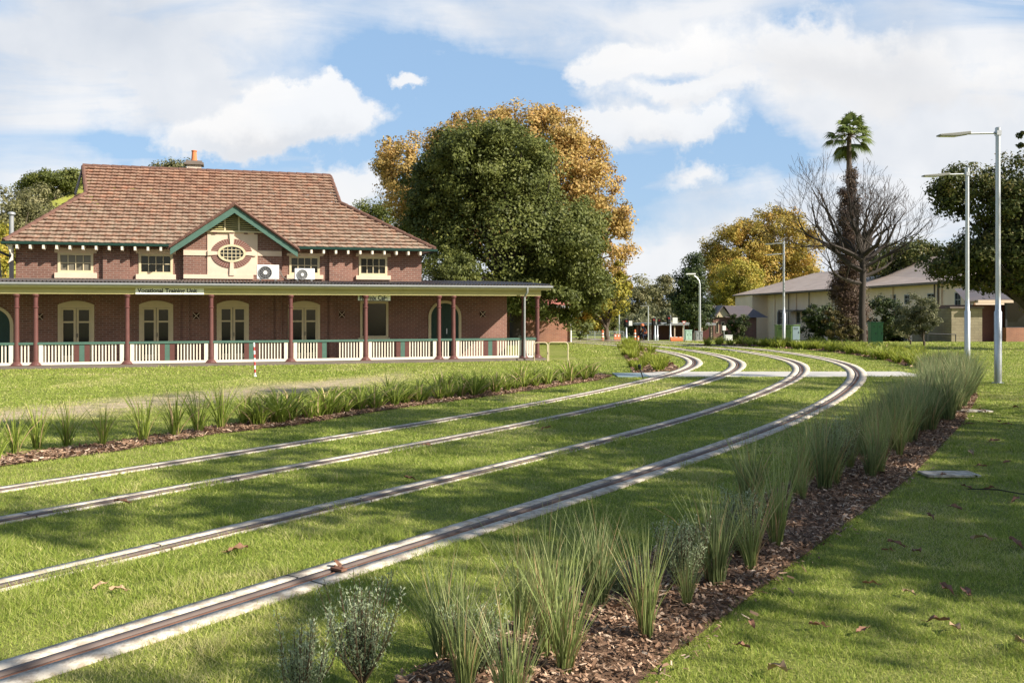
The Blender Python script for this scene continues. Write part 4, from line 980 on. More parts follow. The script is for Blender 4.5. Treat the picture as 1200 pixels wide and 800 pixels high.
M['lf_brown'] = leafmat('dead_brown_leaves', leafstops((.035,.022,.018),(.08,.05,.037),(.14,.09,.062),(.22,.16,.09)), transl=.1)
M['lf_palm'] = leafmat('palm_fronds', leafstops((.09,.13,.035),(.18,.23,.06),(.33,.36,.12)))
M['lf_scrub'] = leafmat('scrub_leaves', leafstops((.05,.045,.018),(.11,.095,.035),(.20,.15,.05)))
M['twig'] = plain('grey_brown_twigs', (.06,.047,.04), .9, var=.25)

def leaves(lobes, n, size, seed, clump_r=.22, fill=.25, flat=0., asp=.6, nclump=None, hole=.0, cmin=.0):
    """lobes: (cx,cy,cz, rx,ry,rz) ; leaves gathered into clumps near the lobe surfaces"""
    rng = np.random.default_rng(seed); L = np.array(lobes, float)
    area = (L[:,3]*L[:,5]+L[:,3]*L[:,4]+L[:,4]*L[:,5]); pr = area/area.sum()
    nc = nclump or max(30, int(n/95)); li = rng.choice(len(L), nc, p=pr)
    d = rng.normal(size=(nc,3)); d /= np.linalg.norm(d,axis=1)[:,None]; 
    rad = np.where(rng.random(nc) < fill, rng.random(nc)*.75, .80+.24*rng.random(nc))
    C = L[li,:3] + d*rad[:,None]*L[li,3:]
    cr = np.maximum(np.min(L[li,3:],axis=1)*clump_r*(.6+.9*rng.random(nc)), cmin*(.7+.6*rng.random(nc))); cv = rng.random(nc)
    ci = rng.integers(0,nc,n); g = rng.normal(size=(n,3)); g /= np.linalg.norm(g,axis=1)[:,None]; g *= (rng.random(n)**.45)[:,None]
    g[:,2] *= .75; P = C[ci] + g*cr[ci][:,None]*1.35
    nr = rng.normal(size=(n,3))*.62 + g*.6 + d[ci]*1.0 + np.array([0,0,.25]); nr /= np.linalg.norm(nr,axis=1)[:,None]
    a = np.cross(nr, rng.normal(size=(n,3))); a /= np.linalg.norm(a,axis=1)[:,None]+1e-9; b = np.cross(nr,a)
    s = size*(.6+.8*rng.random(n))[:,None]
    V = np.stack([P-a*s*.5, P+b*s*.5*asp+a*s*.05, P+a*s*.5, P-b*s*.5*asp+a*s*.05],1)
    val = np.clip(cv[ci]*.55 + rng.random(n)*.45, 0, 1)
    return V.reshape(-1,3), np.arange(4*n).reshape(-1,4), np.repeat(val,4), C
def limbs(m, base, C, r0, n, seed, fork=.35):
    rng = random.Random(seed); base = Vector(base); top = Vector(C.mean(0)); top.z = base.z + (top.z-base.z)*.9
    k = base.lerp(top, fork); k.x = base.x*.6+k.x*.4; k.y = base.y*.6+k.y*.4
    m.tube([base+Vector((0,0,-.2)), base+Vector((0,0,.25)), base.lerp(k,.5)+Vector((rng.uniform(-.1,.1)*r0*4,0,0)), k],[r0*1.5,r0*1.08,r0*.9,r0*.8],9)
    for i in range(n):
        c = Vector(C[rng.randrange(len(C))]); mid = k.lerp(c,.5)+Vector((rng.uniform(-.6,.6),rng.uniform(-.6,.6),rng.uniform(0,.8)))*(c-k).length*.12
        m.tube([k-Vector((0,0,.1)), k.lerp(mid,.5)+Vector((0,0,.08*(c-k).length)), mid, c],[r0*.5,r0*.34,r0*.2,r0*.05],6)
def tree(name, Y, base_px, lobes_px, n, size, mat, label, cat='tree', group=None, trunk='bark', r0=.25, seed=1, nl=16, base=None, X=None, extra=0, puff=(.16,.34), out=1.02, **kw):
    """lobes_px: (px,py,rx,ry[,dy]) extents seen from the photograph's spot; everything is built at distance Y, full size"""
    k = Y/F; bx_ = wx(base_px,Y) if X is None else X; zb = zg(Y) if base is None else base
    lob = [(wx(l[0],Y)-bx_, (l[4] if len(l)>4 else 0), wz(l[1],Y)-zb, l[2]*k, (l[2]+l[3])*.5*k, l[3]*k) for l in lobes_px]
    er = random.Random(seed*7+1); big = list(lob)
    for _ in range(extra):
        c = er.choice(big); d = Vector((er.gauss(0,1),er.gauss(0,1),er.gauss(0,1)*.8+.2)).normalized(); q = er.uniform(*puff)
        lob.append((c[0]+d.x*c[3]*out, c[1]+d.y*c[4]*out, c[2]+d.z*c[5]*out, c[3]*q*1.2, c[4]*q*1.2, c[5]*q))
    e = empty(name, (bx_,Y,zb), 0, label, cat, group)
    V,Fc,A,C = leaves(lob, n, size, seed, **kw)
    fast('crown', V, Fc, M[mat], e, attr=A)
    m = MB(); limbs(m, (0,0,0), C, r0, nl, seed); m.build('trunk', M[trunk], e, smooth=True)
    return e
tree('broadleaf_tree', 53, 606, [(580,215,75,68,0),(520,232,38,50,0),(620,222,30,44,1),(600,290,95,62,-1),(655,290,50,52,0),(515,280,42,40,0),(681,268,33,32,0),(588,174,42,26),(640,340,62,34,-1),(692,332,26,26,1),(555,200,45,45,-2),(676,378,20,18)],
     165000, .165, 'lf_green', 'large dense dark green tree rising behind the right end of the brick building', r0=.42, seed=11, nl=40, trunk='darkbark', fill=.12, clump_r=.22, extra=170, puff=(.20,.34), cmin=.38, out=.92)
tree('plane_tree', 68, 640, [(600,165,70,42),(545,178,50,38),(485,215,38,58),(660,180,45,50),(690,230,38,55),(710,290,26,48),(640,230,70,60),(560,240,80,60),(520,165,22,14),(470,195,18,28),(730,260,8,20),(715,335,20,25)],
     120000, .20, 'lf_gold', 'tall golden autumn tree spreading behind the dark green tree', r0=.42, seed=12, nl=90, fill=.2, clump_r=.2, extra=70, cmin=.45)
tree('yellowing_tree', 60, 712, [(705,345,30,28),(725,325,18,16),(690,372,16,20)], 9000, .18, 'lf_lime', 'low yellow green tree at the right foot of the dark green tree', seed=13, r0=.16, nl=10)
tree('round_tree', 47, 527, [(527,318,32,28),(520,336,34,24),(540,330,22,24)], 19000, .11, 'lf_green', 'small rounded olive green tree just beyond the flat verandah roof', seed=14, r0=.12, fill=.3)
# trees on the hillside at the left
def hz(x,y): return zg(y)+hill_h(x,y)-.3
for px,Y,lobes,n,mt,lb,sd in (
    (66,128,[(64,212,26,14),(46,222,18,12),(84,210,14,10)],12000,'lf_green','dark domed tree highest on the hill at the left',21),
    (58,116,[(48,248,28,28),(62,262,18,20),(30,262,20,25)],15000,'lf_gum','grey brown bushy tree on the hillside right of the flue pipe',22),
    (20,110,[(18,262,22,34),(-10,255,30,40),(30,300,26,26),(-5,300,30,40)],16000,'lf_gum','large grey tree at the left edge behind the flue pipe',23),
    (4,98,[(2,290,14,24),(-12,310,24,30)],8000,'lf_lime','yellow green bush at the far left edge beside the tiled roof',24),
    (198,118,[(198,198,17,9),(210,203,14,10)],3500,'lf_gum','small tree top showing above the roof ridge left of the chimney',25),
    (432,122,[(430,246,16,10),(452,250,14,14),(412,262,18,16)],6000,'lf_green','green tree top showing beyond the right slope of the tiled roof',26)):
    x = wx(px,Y); tree('hillside_tree', Y, px, lobes, n, .30, mt, lb, seed=sd, r0=.25, base=hz(x,Y), nl=10, fill=.3, extra=12, cmin=.8)
# trees beyond the far end of the tracks
for px,Y,lobes,n,mt,lb,sd in (
    (748,140,[(748,345,22,20),(735,360,20,20)],7000,'lf_gum','grey green gum tree left of the far street lamps',31),
    (775,150,[(772,343,18,18),(785,355,14,18),(765,362,18,16)],7000,'lf_gum','grey green gum tree behind the far traffic lights',32),
    (722,132,[(715,358,20,26),(705,372,18,18)],6000,'lf_fig','dark tree behind the barrier fence',33),
    (756,118,[(752,378,22,12),(740,384,14,10)],4500,'lf_olive','low pale bush behind the tall signal posts',34),
    (790,120,[(786,378,14,13),(778,386,10,9)],4000,'lf_olive','low pale bush in front of the dark low building',35)):
    tree('gum_tree', Y, px, lobes, n, .34, mt, lb, seed=sd, r0=.28, nl=10, fill=.3, extra=10, cmin=.7)
tree('conifer_tree', 108, 812, [(812,312,9,18),(808,330,14,22),(812,350,22,24),(815,368,24,16),(798,352,12,14)], 16000, .28, 'lf_dark', 'dark almost black conifer beside the curved street lamp', seed=36, r0=.3, trunk='darkbark', fill=.35, cmin=.6)
tree('autumn_tree', 172, 886, [(900,275,38,28),(870,290,36,30),(935,285,24,30),(850,325,30,34),(885,330,40,34),(925,320,34,34),(855,360,26,22),(835,300,14,20)], 95000, .38, 'lf_autumn', 'broad golden olive autumn tree behind the left end of the cream building', seed=37, r0=.6, nl=50, clump_r=.2, extra=70, cmin=.9)
tree('autumn_tree', 160, 862, [(866,330,30,26),(858,352,24,20)], 16000, .34, 'lf_lime', 'lower yellow green tree in front of the broad autumn tree', seed=38, r0=.3, nl=10)
tree('fig_tree', 46, 1218, [(1165,235,42,32),(1210,225,60,50),(1185,290,62,38),(1128,215,30,22),(1108,225,14,20),(1230,300,60,60),(1150,300,40,22),(1120,312,30,14),(1118,240,18,16),(1190,330,60,14)],
     62000, .16, 'lf_fig', 'big dark leaved fig tree at the right edge of the photo', seed=41, r0=.5, nl=50, trunk='darkbark', fill=.2, clump_r=.15, nclump=1700, extra=50, cmin=.33)
tree('leafy_tree', 96, 1070, [(1060,300,34,13),(1090,296,30,12),(1030,312,20,10)], 14000, .26, 'lf_fig', 'green tree top showing over the roof of the cream building', seed=42, r0=.3, cmin=.8, extra=12)
tree('leafy_tree', 40, 1230, [(1212,160,16,22)], 1500, .16, 'lf_fig', 'high leafy branch reaching in at the upper right edge', seed=43, r0=.16, nl=14)
# shrubs and small trees in front of the cream building
tree('dark_shrub', 66, 962, [(962,372,18,18),(955,385,18,16),(972,388,16,14),(948,374,10,12)], 9000, .15, 'lf_dark', 'dark rounded shrub against the cream building left of the palm', 'shrub', seed=44, r0=.1, nl=8)
tree('dark_shrub', 64, 1040, [(1038,372,20,24),(1052,384,16,16),(1030,390,14,12)], 9000, .15, 'lf_dark', 'dark shrub behind the tall green cabinet', 'shrub', seed=45, r0=.1, nl=8)
tree('dark_shrub', 110, 866, [(866,380,12,14),(858,386,10,10)], 4000, .2, 'lf_dark', 'dark shrub between the small gabled house and the cream building', 'shrub', seed=46, r0=.1, nl=8)
tree('young_tree', 51, 1083, [(1074,362,22,18),(1066,378,16,14),(1082,375,16,16)], 8500, .10, 'lf_olive', 'young grey green tree with a thin trunk in front of the cream building', seed=47, r0=.05, nl=12, trunk='bark')
tree('young_tree', 53, 1067, [(1058,384,11,12)], 2200, .10, 'lf_olive', 'smallest young tree, left of the other young tree by the cream building', seed=48, r0=.04, nl=8)
# a far wood behind everything
def wood(x0,x1,y,zt,n,seed,label):
    rng = np.random.default_rng(seed); lob=[]
    for i in range(46):
        x = rng.uniform(x0,x1); lob.append((x, y+rng.uniform(-12,12), zg(y)+zt*rng.uniform(.25,.75), rng.uniform(5,9), 5, zt*rng.uniform(.22,.42)))
    V,Fc,A,C = leaves(lob, n, .6, seed, fill=.3); o = fast('distant_woodland', V, Fc, M['lf_gum'], attr=A); tag(o, label, 'woodland', kind='stuff')
wood(-10, 175, 205, 12, 60000, 51, 'far grey green wood closing the view behind the cream building and the tracks')
wood(-170, -8, 215, 12, 40000, 52, 'far grey green wood behind the brick building')

# bare spreading tree
def bare(seed, spec, mat):
    rng = random.Random(seed); segs = []
    def grow(p, d, L, r, lev):
        n = 3; q = p; pts=[p]; rs=[r]
        for i in range(n):
            d = (d + Vector((rng.uniform(-1,1),rng.uniform(-1,1),rng.uniform(-.6,.9)))*.24 + Vector((0,0,.05*(lev>1)))).normalized(); q = q + d*L/n; pts.append(q); rs.append(r*(1-.38*(i+1)/n))
        segs.append((pts,rs,lev))
        if lev >= 7 or r < .004: return
        k = 3 if lev < 4 else rng.choice([2,3])
        for j in range(k):
            t_ = rng.uniform(.45,1) if j else 1.0; src = pts[-1] if j == 0 else pts[rng.choice([2,3])]
            ax = Vector((rng.uniform(-1,1),rng.uniform(-1,1),rng.uniform(-.5,.7))).normalized()
            nd = (d*1.0 + ax*(.75 if j else .38)).normalized(); grow(src, nd, L*rng.uniform(.62,.88), rs[-1]*(.85 if j==0 else .62), lev+1)
    for p,d,L,r in spec: grow(Vector(p), Vector(d).normalized(), L*(.74 if d[2]>.8 else .86), r, 1)
    return segs
YB = 58; e = empty('bare_tree', (wx(1011,YB),YB,zg(YB)), 0, 'leafless grey tree with wide spreading branches standing against the palm', 'tree')
m = MB(); m.tube([(0,0,-.2),(0,0,.3),(-.05,0,2),(.02,0,4.2),(-.02,0,5.6)],[.30,.22,.20,.19,.18],12); m.build('trunk', M['darkbark'], e, smooth=True)
spec = [((0,0,5.5),(.1,.1,1),1.9,.13),((0,0,5.4),(-.5,-.2,.9),1.9,.12),((0,0,5.4),(.6,.2,.85),1.9,.12),((0,0,4.4),(-1,.1,.40),2.7,.13),((0,0,3.6),(-1,-.3,.12),2.2,.10),((0,0,4.6),(1,-.2,.40),1.9,.10),((0,0,4.0),(1,.2,.25),1.5,.09),((0,0,5.0),(-.3,.8,.7),1.8,.10),((0,0,5.3),(.3,-.8,.8),1.8,.10),((0,0,5.2),(-.9,.3,.7),2.6,.12),((0,0,5.0),(-.9,-.3,.5),2.5,.12),((0,0,5.6),(-.45,.2,1),2.3,.12),((0,0,4.9),(1,-.2,.6),2.3,.12),((0,0,5.2),(.9,.3,.9),1.8,.11),((0,0,5.3),(-.2,.1,1),2.0,.11),((0,0,4.8),(.5,.5,.9),1.8,.10)]
sg = bare(9, spec, 'twig'); m1 = MB(); m2 = MB()
for pts,rs,lev in sg: (m1 if lev<=3 else m2).tube(pts, [max(r*(1.45 if lev<=3 else 1.1),.008) for r in rs], 6 if lev<=3 else 3, False)
m1.build('branches', M['darkbark'], e, smooth=True); m2.build('twigs', M['twig'], e)
# palm behind it, wrapped in dead growth
YP = 61; px0 = 995; e = empty('palm_tree', (wx(px0,YP),YP,zg(YP)), 0, 'very tall fan palm with a small green head above the bare tree', 'palm')
ht = wz(160,YP)-zg(YP); m = MB(); m.tube([(0,0,-.2),(0,0,.5),(.1,0,ht*.5),(0,0,ht*.85),(0,0,ht)],[.42,.34,.24,.17,.15],12); m.build('trunk', M['bark'], e, smooth=True)
rng = np.random.default_rng(5); V=[];Fs=[];A=[];b=0; pm = MB()
for i in range(48):
    a = rng.random()*6.283; elv = rng.uniform(-1.25,1.4); L = rng.uniform(.75,1.15); d = np.array([math.cos(a)*math.cos(elv),math.sin(a)*math.cos(elv),math.sin(elv)]); c = np.array([0,0,ht+.1]); tip = c+d*L*.95; tip[2] -= .12
    pm.tube([c, c+d*L*.5+np.array([0,0,.05]), tip],[.03,.02,.015],4,False)
    sd = np.cross(d,[0,0,1]); sd /= np.linalg.norm(sd)+1e-6; up = np.cross(sd,d); val = rng.random()*.5
    for j in range(20):
        f_ = (j-9.5)/9.5*1.25; bd = d*math.cos(f_)+sd*math.sin(f_); bl = .85*(1-.25*abs(f_)); w = .04
        p1 = tip+bd*bl*.55+up*.03; p2 = tip+bd*bl; p2 = p2+np.array([0,0,-.30*rng.uniform(.6,1.3)]); wd = np.cross(bd,up); wd/= np.linalg.norm(wd)+1e-6
        V += [tip-wd*.01, tip+wd*.01, p1+wd*w, p1-wd*w, p2]; Fs += [(b,b+1,b+2,b+3),(b+3,b+2,b+4,b+4)]; A += [val+.3*rng.random()]*5; b += 5
Fq = [f for f in Fs if f[2]!=f[3]]; 
mq = MB(); mq.v = [tuple(v) for v in V]; mq.f = [tuple(dict.fromkeys(f)) for f in Fs]
me = bpy.data.meshes.new('fronds'); me.from_pydata(mq.v,[],mq.f); at_ = me.attributes.new('v','FLOAT','POINT'); at_.data.foreach_set('value',np.array(A,np.float32)); me.materials.append(M['lf_palm'])
o = bpy.data.objects.new('fronds',me); COL.objects.link(o); o.parent = e; pm.build('frond_stalks', M['stem'], e)
k_ = YP/F; lob = []
for i,(px,py,rx,ry) in enumerate([(995,212,7,16),(994,232,10,22),(993,255,13,22),(992,285,15,24),(993,315,16,24),(992,345,16,24),(996,372,16,24),(1000,392,15,12),(980,335,8,20)]):
    lob.append((wx(px,YP)-wx(px0,YP), -.3, wz(py,YP)-zg(YP), rx*k_, rx*k_*.9, ry*k_))
V,Fc,A,C = leaves(lob, 52000, .15, 61, asp=.30, fill=.3, clump_r=.5); fast('dead_frond_skirt', V, Fc, M['lf_brown'], e, attr=A)
tree('ivy_shrub', 57, 985, [(985,385,16,14),(976,372,10,12),(998,390,12,8)], 4500, .13, 'lf_scrub', 'olive brown scrub around the foot of the palm', 'shrub', seed=62, r0=.08, nl=8)

# trees behind the photographer whose crowns shade the foreground lawn
def shade_tree(x,y,h,r,seed,n,label,cz=.68):
    e = empty('shade_tree', (x,y,0), 0, label, 'tree')
    rng = random.Random(seed); lob = [(rng.uniform(-.5,.5)*r, rng.uniform(-.5,.5)*r, h*(.32+.58*(rng.random())), r*rng.uniform(.35,.55), r*rng.uniform(.35,.55), h*rng.uniform(.12,.2)) for _ in range(10)]
    V,Fc,A,C = leaves(lob, n, .26, seed, fill=.3, clump_r=.3); fast('crown', V, Fc, M['lf_fig'], e, attr=A)
    m = MB(); limbs(m,(0,0,0),C,.35,20,seed); m.build('trunk', M['darkbark'], e, smooth=True)
SHADE = [(12.0,-2.8,20,4.2,74,4200,'leafy tree standing behind the photographer'),(15.5,4.0,21,5.6,71,12500,'leafy tree out of frame, nearest on the right'),(21,9.8,18,5.4,72,9000,'leafy tree out of frame on the right lawn, middle of three'),(27.5,4.8,23,5.8,73,10000,'tallest leafy tree out of frame on the right'),(34,12,22,6,75,7500,'leafy tree out of frame far along the right side')]
for a in SHADE: shade_tree(*a)

# ================================================================== buildings to the right and behind
def xy(px,Y,z=0): return (wx(px,Y),Y,z)
# second brick building beyond the verandah
Y2 = 57; e = empty('brick_annex', (wx(597,Y2),Y2-1,0), AB*.6, 'single storey orange brown brick building with a red tiled roof behind the verandah', 'building')
k_=Y2/F; ze=wz(357.5,Y2)
hs=[(.5,1.1,.75,1.95),(2.3,2.75,1.35,2.0),(3.2,3.62,1.35,2.0)]
m = MB(); 
hs=[((598.5-597)*k_,(607.5-597)*k_,wz(389,Y2),wz(363,Y2)),((632-597)*k_,(641-597)*k_,wz(376,Y2),wz(362.5,Y2)),((654.5-597)*k_,(662-597)*k_,wz(376.5,Y2),wz(364,Y2))]
wall_holes(m,-6,71.5*k_,-.1,ze,0,hs); m.add([(71.5*k_,0,-.1),(71.5*k_,7,-.1),(71.5*k_,7,ze),(71.5*k_,0,ze)],[(0,1,2,3)]); m.build('wall',M['brick2'],e)
for a,b,c,d in hs:
    w=MB(); w.box(a,a+.06,-.02,.04,c,d); w.box(b-.06,b,-.02,.04,c,d); w.box(a+.06,b-.06,-.02,.04,c,c+.06); w.box(a+.06,b-.06,-.02,.04,d-.06,d); w.box(a+.06,b-.06,0,.035,(c+d)/2-.02,(c+d)/2+.02); w=w.build('window',M['render'],e); g=MB(); g.box(a,b,.05,.06,c,d); g.build('pane',M['glass'],w)
m=MB(); a,b=-6.3,71.5*k_+.35; zr2=wz(334,Y2+3.5)
m.prism([(-.4,ze-.02),(3.5,zr2),(7.4,ze-.02),(7.4,ze-.14),(-.4,ze-.14)],a,b,'x'); m.build('roof',M['redtile'],e)
m=MB(); m.box(a,b+.02,-.5,-.41,ze-.16,ze-.02); m.build('gutter',M['greyp'],e)
m=MB(); m.tube([(71.5*k_+.04,-.08,-.1),(71.5*k_+.04,-.08,ze)],.05,8); m.build('downpipe',M['whitep'],e)
m=MB(); m.box((662.5-597)*k_,(668.3-597)*k_,-.06,-.01,wz(374.5,Y2),wz(369.5,Y2)); q=m.build('sign',M['whitep'],None); q.location=e.location; q.rotation_euler=e.rotation_euler; tag(q,'small white sign on the corner of the orange brown brick building','sign')
# cream two storey building
XR,YR,XL,YL = 34.4,70.0,38.0,150.0
ac = math.atan2(YL-YR, XL-XR); LC = math.hypot(XL-XR,YL-YR)       # local x runs away from the viewer along the facade
e = empty('cream_building', (XR,YR,-.4), ac, 'long cream rendered two storey building with a weathered grey hipped roof', 'building')
# local: x along the facade (away), y to the left of that = towards the tracks is +y
zev = wz(327.5,YR)+.4; zb0_ = -3.2
def cx_(px, y=0):                       # local x on the facade plane seen at a picture column
    k=(px-600)/F; c,s_=math.cos(ac),math.sin(ac); return (k*YR - XR)/(c-k*s_)
def cz_(py,x): return wz(py, YR+x*math.sin(ac))+.4
wins=[(1095.0,1087.0,343.5,352.5),(1126,1119,342,360),(1103,1099,366,376),(950,947,357,366),(917,911,365,380),(938,932,365,379),(1050,1044,345,356),(1066,1060,345,356)]
hs=[]; 
for a,b,c,d in wins:
    x0,x1=cx_(a),cx_(b); xm=(x0+x1)/2; hs.append((min(x0,x1),max(x0,x1),cz_(d,xm),cz_(c,xm)))
class Flip(MB): pass
m=MB(); wall_holes(m,0,LC,zb0_,zev,0,hs,-.15); m.build('wall',M['paleren'],e)
for a,b,c,d in hs:
    f=.09; w=MB(); w.box(a,a+f,-.08,.03,c,d); w.box(b-f,b,-.08,.03,c,d); w.box(a+f,b-f,-.08,.03,c,c+f); w.box(a+f,b-f,-.08,.03,d-f,d); w.box((a+b)/2-.03,(a+b)/2+.03,-.07,.01,c+f,d-f); w.box(a+f,b-f,-.07,.008,(c+d)/2-.03,(c+d)/2+.03); w=w.build('window',M['greyp'],e); g=MB(); g.box(a,b,-.12,-.10,c,d); g.build('pane',M['glass'],w)
DC=13
m=MB(); m.box(.003,LC,-DC,-.003-.16,zb0_,zev-.02); m.build('wall',M['paleren'],e)
xb=cx_(903); m=MB(); m.box(xb+2,LC+.5,.003,2.2,zb0_,zev-.01); m.build('bay',M['paleren'],e)
m=MB(); 
for px in (975,1047,1100,1104,1137): x=cx_(px); m.box(x-.12,x+.12,.004,.14,zb0_,zev-.02)
for px in (933,908): x=cx_(px); m.box(x-.4,x+.4,.004,.14,zb0_,zev-.02)
m.build('pilasters',M['paleren'],e)
m=MB()
for px in (1102,1098,950,926): x=cx_(px); m.tube([(x,.2,zb0_),(x,.2,zev-.05)],.07,6)
m.build('downpipes',M['floorc'],e)
zrd=zev+3.0
ov=.5; m=MB(); R0=(14.0,-DC/2,zrd); R1=(LC-13,-DC/2,zrd)
c0,c1,c2,c3=(-ov,ov,zev),(LC+ov,ov+2.2,zev),(LC+ov,-DC-ov,zev),(-ov,-DC-ov,zev)
m.add([c0,c1,c2,c3,R0,R1],[(0,1,5,4),(1,2,5),(2,3,4,5),(3,0,4)]); m.build('roof',M['oldroof'],e)
m=MB(); m.add([c0,c1,c2,c3]+[(a,b,c-.18) for a,b,c in (c0,c1,c2,c3)],[(0,4,5,1),(1,5,6,2),(2,6,7,3),(3,7,4,0),(4,7,6,5)]); m.build('fascia',M['floorc'],e)
m=MB(); x=12; m.lathe([(.3,zrd-.1),(.3,zrd+.5),(.45,zrd+.55),(.1,zrd+.9)],(x,-DC/2),10); m.build('roof_vent',M['cream'],e)
m=MB(); x0,x1=cx_(945),cx_(926); m.box(x0,x1,.15,1.6,cz_(364,(x0+x1)/2)-.1,cz_(364,(x0+x1)/2)+.1)
m.box(x1-.3,x1,1.4,1.6,zb0_,cz_(364,(x0+x1)/2)-.1); m.build('porch',M['floorc'],e)
# stone faced building at the right edge
YS=61; k_=YS/F; e=empty('stone_building',(wx(1115,YS),YS,zg(YS)),0,'low dark building with a stone faced wall and large window at the right edge','building')
zz=zg(YS)
m=MB(); m.box(0,(1151-1115)*k_,0,6,-.3,wz(361.5,YS)-zz); m.build('stone_wall',M['stone'],e)
m=MB(); m.box(-.15,(1152-1115)*k_,-.12,.6,wz(361.2,YS)-zz,wz(359.3,YS)-zz); m.build('coping',M['floorc'],e)
m=MB(); a=(1152-1115)*k_; b=(1235-1115)*k_; m.box(a,b,1.4,7,-.3,wz(357,YS)-zz); m.build('wall',M['maroon2'],e)
m=MB(); a2=(1183-1115)*k_; m.box(a2,b,.4,1.39,-.3,wz(384,YS)-zz); m.build('brick_base',M['brick2'],e)
w=MB(); w.box(a2,a2+.12,.5,.62,wz(384,YS)-zz,wz(352,YS)-zz); w.box(a2+1.6,a2+1.68,.5,.62,wz(384,YS)-zz,wz(352,YS)-zz); w.box(a2+.12,b,.5,.62,wz(384,YS)-zz,wz(383,YS)-zz); w=w.build('window',M['dgrey'],e); g=MB(); g.box(a2,b,.63,.66,wz(384,YS)-zz,wz(352,YS)-zz); g.build('pane',M['glass'],w)
m=MB(); m.box((1141-1115)*k_,(1182-1115)*k_,-.6,1.3,wz(354.8,YS)-zz,wz(351.6,YS)-zz); m.build('canopy',M['render'],e)
m=MB(); m.add([(0.7,-.3,wz(352,YS)-zz),(b,-.3,wz(348.5,YS)-zz),(b,6,wz(330,YS)-zz),(3.0,6,wz(336,YS)-zz)],[(0,1,2,3)]); m.add([(0.7,-.3,wz(352,YS)-zz),(b,-.3,wz(348.5,YS)-zz),(b,-.3,wz(351,YS)-zz),(.7,-.3,wz(353.4,YS)-zz)],[(0,1,2,3)]); m.build('roof',M['slate'],e)
m=MB(); m.tube([(-.2,-1.0,.5),(-2.0,-1.0,.55),(-3.2,-1.0,1.5)],.03,6); m.tube([(-.2,-1,.02),(-.2,-1,.5)],.03,6); m.tube([(-2,-1,.02),(-2,-1,.55)],.03,6); q=m.build('handrail',M['dgrey']); q.location=(wx(1115,YS),YS,zz); tag(q,'dark handrail in front of the stone faced wall','handrail')
# small gabled house
YH=122; k_=YH/F; zz=zg(YH); e=empty('small_house',(wx(836,YH),YH,zz),0,'small brown house with a cream front gable beside the cream building','house')
def hxz(px,py): return ((px-836)*k_, wz(py,YH)-zz)
m=MB(); m.box(0,5.6,0,7,-.4,hxz(0,371)[1]); m.build('wall',M['brick'],e)
ga,gb,gc=hxz(837,371.5),hxz(856,371.5),hxz(846.5,359.5)
m=MB(); m.prism([ga,gb,gc],-.2,.4); m.build('gable',M['cream'],e)
m=MB(); m.prism([hxz(834,373),hxz(846.5,357.6),hxz(848,357.6),hxz(836.5,373)],-.5,3); m.prism([hxz(859,373),hxz(846.5,357.6),hxz(848,357.6),hxz(856.5,373)],-.503,3)
z0=hxz(0,371)[1]; z1=hxz(0,358)[1]; m.add([(.2,3,z1),(5.2,3,z1),(7,-.6,z0-.1),(1.5,-.6,z0-.1),(6,7,z0),(.1,7,z0)],[(0,1,2,3),(0,1,4,5)]); m.build('roof',M['slate'],e)
for a,b in ((839,842),(845,849)):
    p,q=hxz(a,377),hxz(b,390); m=MB(); m.box(p[0],q[0],-.05,-.004,q[1],p[1]); w=m.build('window',M['cream'],e); m=MB(); m.box(p[0]+.06,q[0]-.06,-.07,-.052,q[1]+.1,p[1]-.1); m.build('pane',M['glass'],w)
# dark low building behind the crossing
YD=112; k_=YD/F; zz=zg(YD); e=empty('low_building',(wx(750,YD),YD,zz),0,'dark flat roofed low building with an open front behind the traffic signals','building')
m=MB(); L_=(834-750)*k_; m.box(0,L_,1.5,5,-.3,wz(381,YD)-zz); m.build('wall',M['maroon2'],e)
m=MB(); m.box(-.4,L_+.4,-.6,5.4,wz(381,YD)-zz,wz(378.6,YD)-zz); m.build('roof',M['greyp'],e)
for px in (751,762,790,800,812,822,833): x=(px-750)*k_; m=MB(); m.box(x-.07,x+.07,-.4,-.26,-.3,wz(381,YD)-zz); m.build('post',M['render'],e)
1

# ================================================================== lamps, signals, signs, cabinets
def lamp_small(px, Y, pt, arms, label, group, r=.06, low=None):
    z0=zg(Y); e=empty('street_lamp',(wx(px,Y),Y,z0),0,label,'street lamp',group); H=wz(pt,Y)-z0; k_=Y/F
    zc = H*.28
    m=MB(); m.lathe([(r*1.35,0),(r*1.35,zc),(r*1.02,zc+.03),(r*.95,zc+.5),(r*.85,H)],(0,0),14); m.lathe([(r*2.2,0),(r*2.2,.02),(r*1.4,.03)],(0,0),14); m.build('pole',M['galv'],e,smooth=True)
    m=MB(); m.lathe([(r*1.0,H-.22),(r*1.02,H),(r*.6,H+.02)],(0,0),14); m.build('pole_cap',M['galv'],e,smooth=True)
    for (dxp,zpx,hl) in arms:               # arm reach in px, height row, head length px
        z=wz(zpx,Y)-z0; xe=dxp*k_; hx=hl*k_; s_=-1 if xe<0 else 1
        m=MB(); m.tube([(0,0,z),(xe-s_*hx*.85,0,z-.02)],.028,8); a=m.build('arm',M['galv'],e,smooth=True)
        m=MB(); x0=xe; x1=xe-s_*hx; 
        m.prism([(x0,z-.085),(x0,z-.045),(x0-s_*hx*.6,z-.0),(x1,z+.035),(x1,z-.035),(x0-s_*hx*.6,z-.09)],-.13,.13); h=m.build('lamp_head',M['lampgrey'],a,bevel=.01)
        m=MB(); m.prism([(x0-s_*.05,z-.09),(x0-s_*hx*.58,z-.094),(x0-s_*hx*.58,z-.10),(x0-s_*.05,z-.097)],-.1,.1); m.build('lens',M['whitep'],h)
        m=MB(); m.box(-.06,.06,-.075,.075,z-.06,z+.06); m.build('bracket',M['galv'],a)
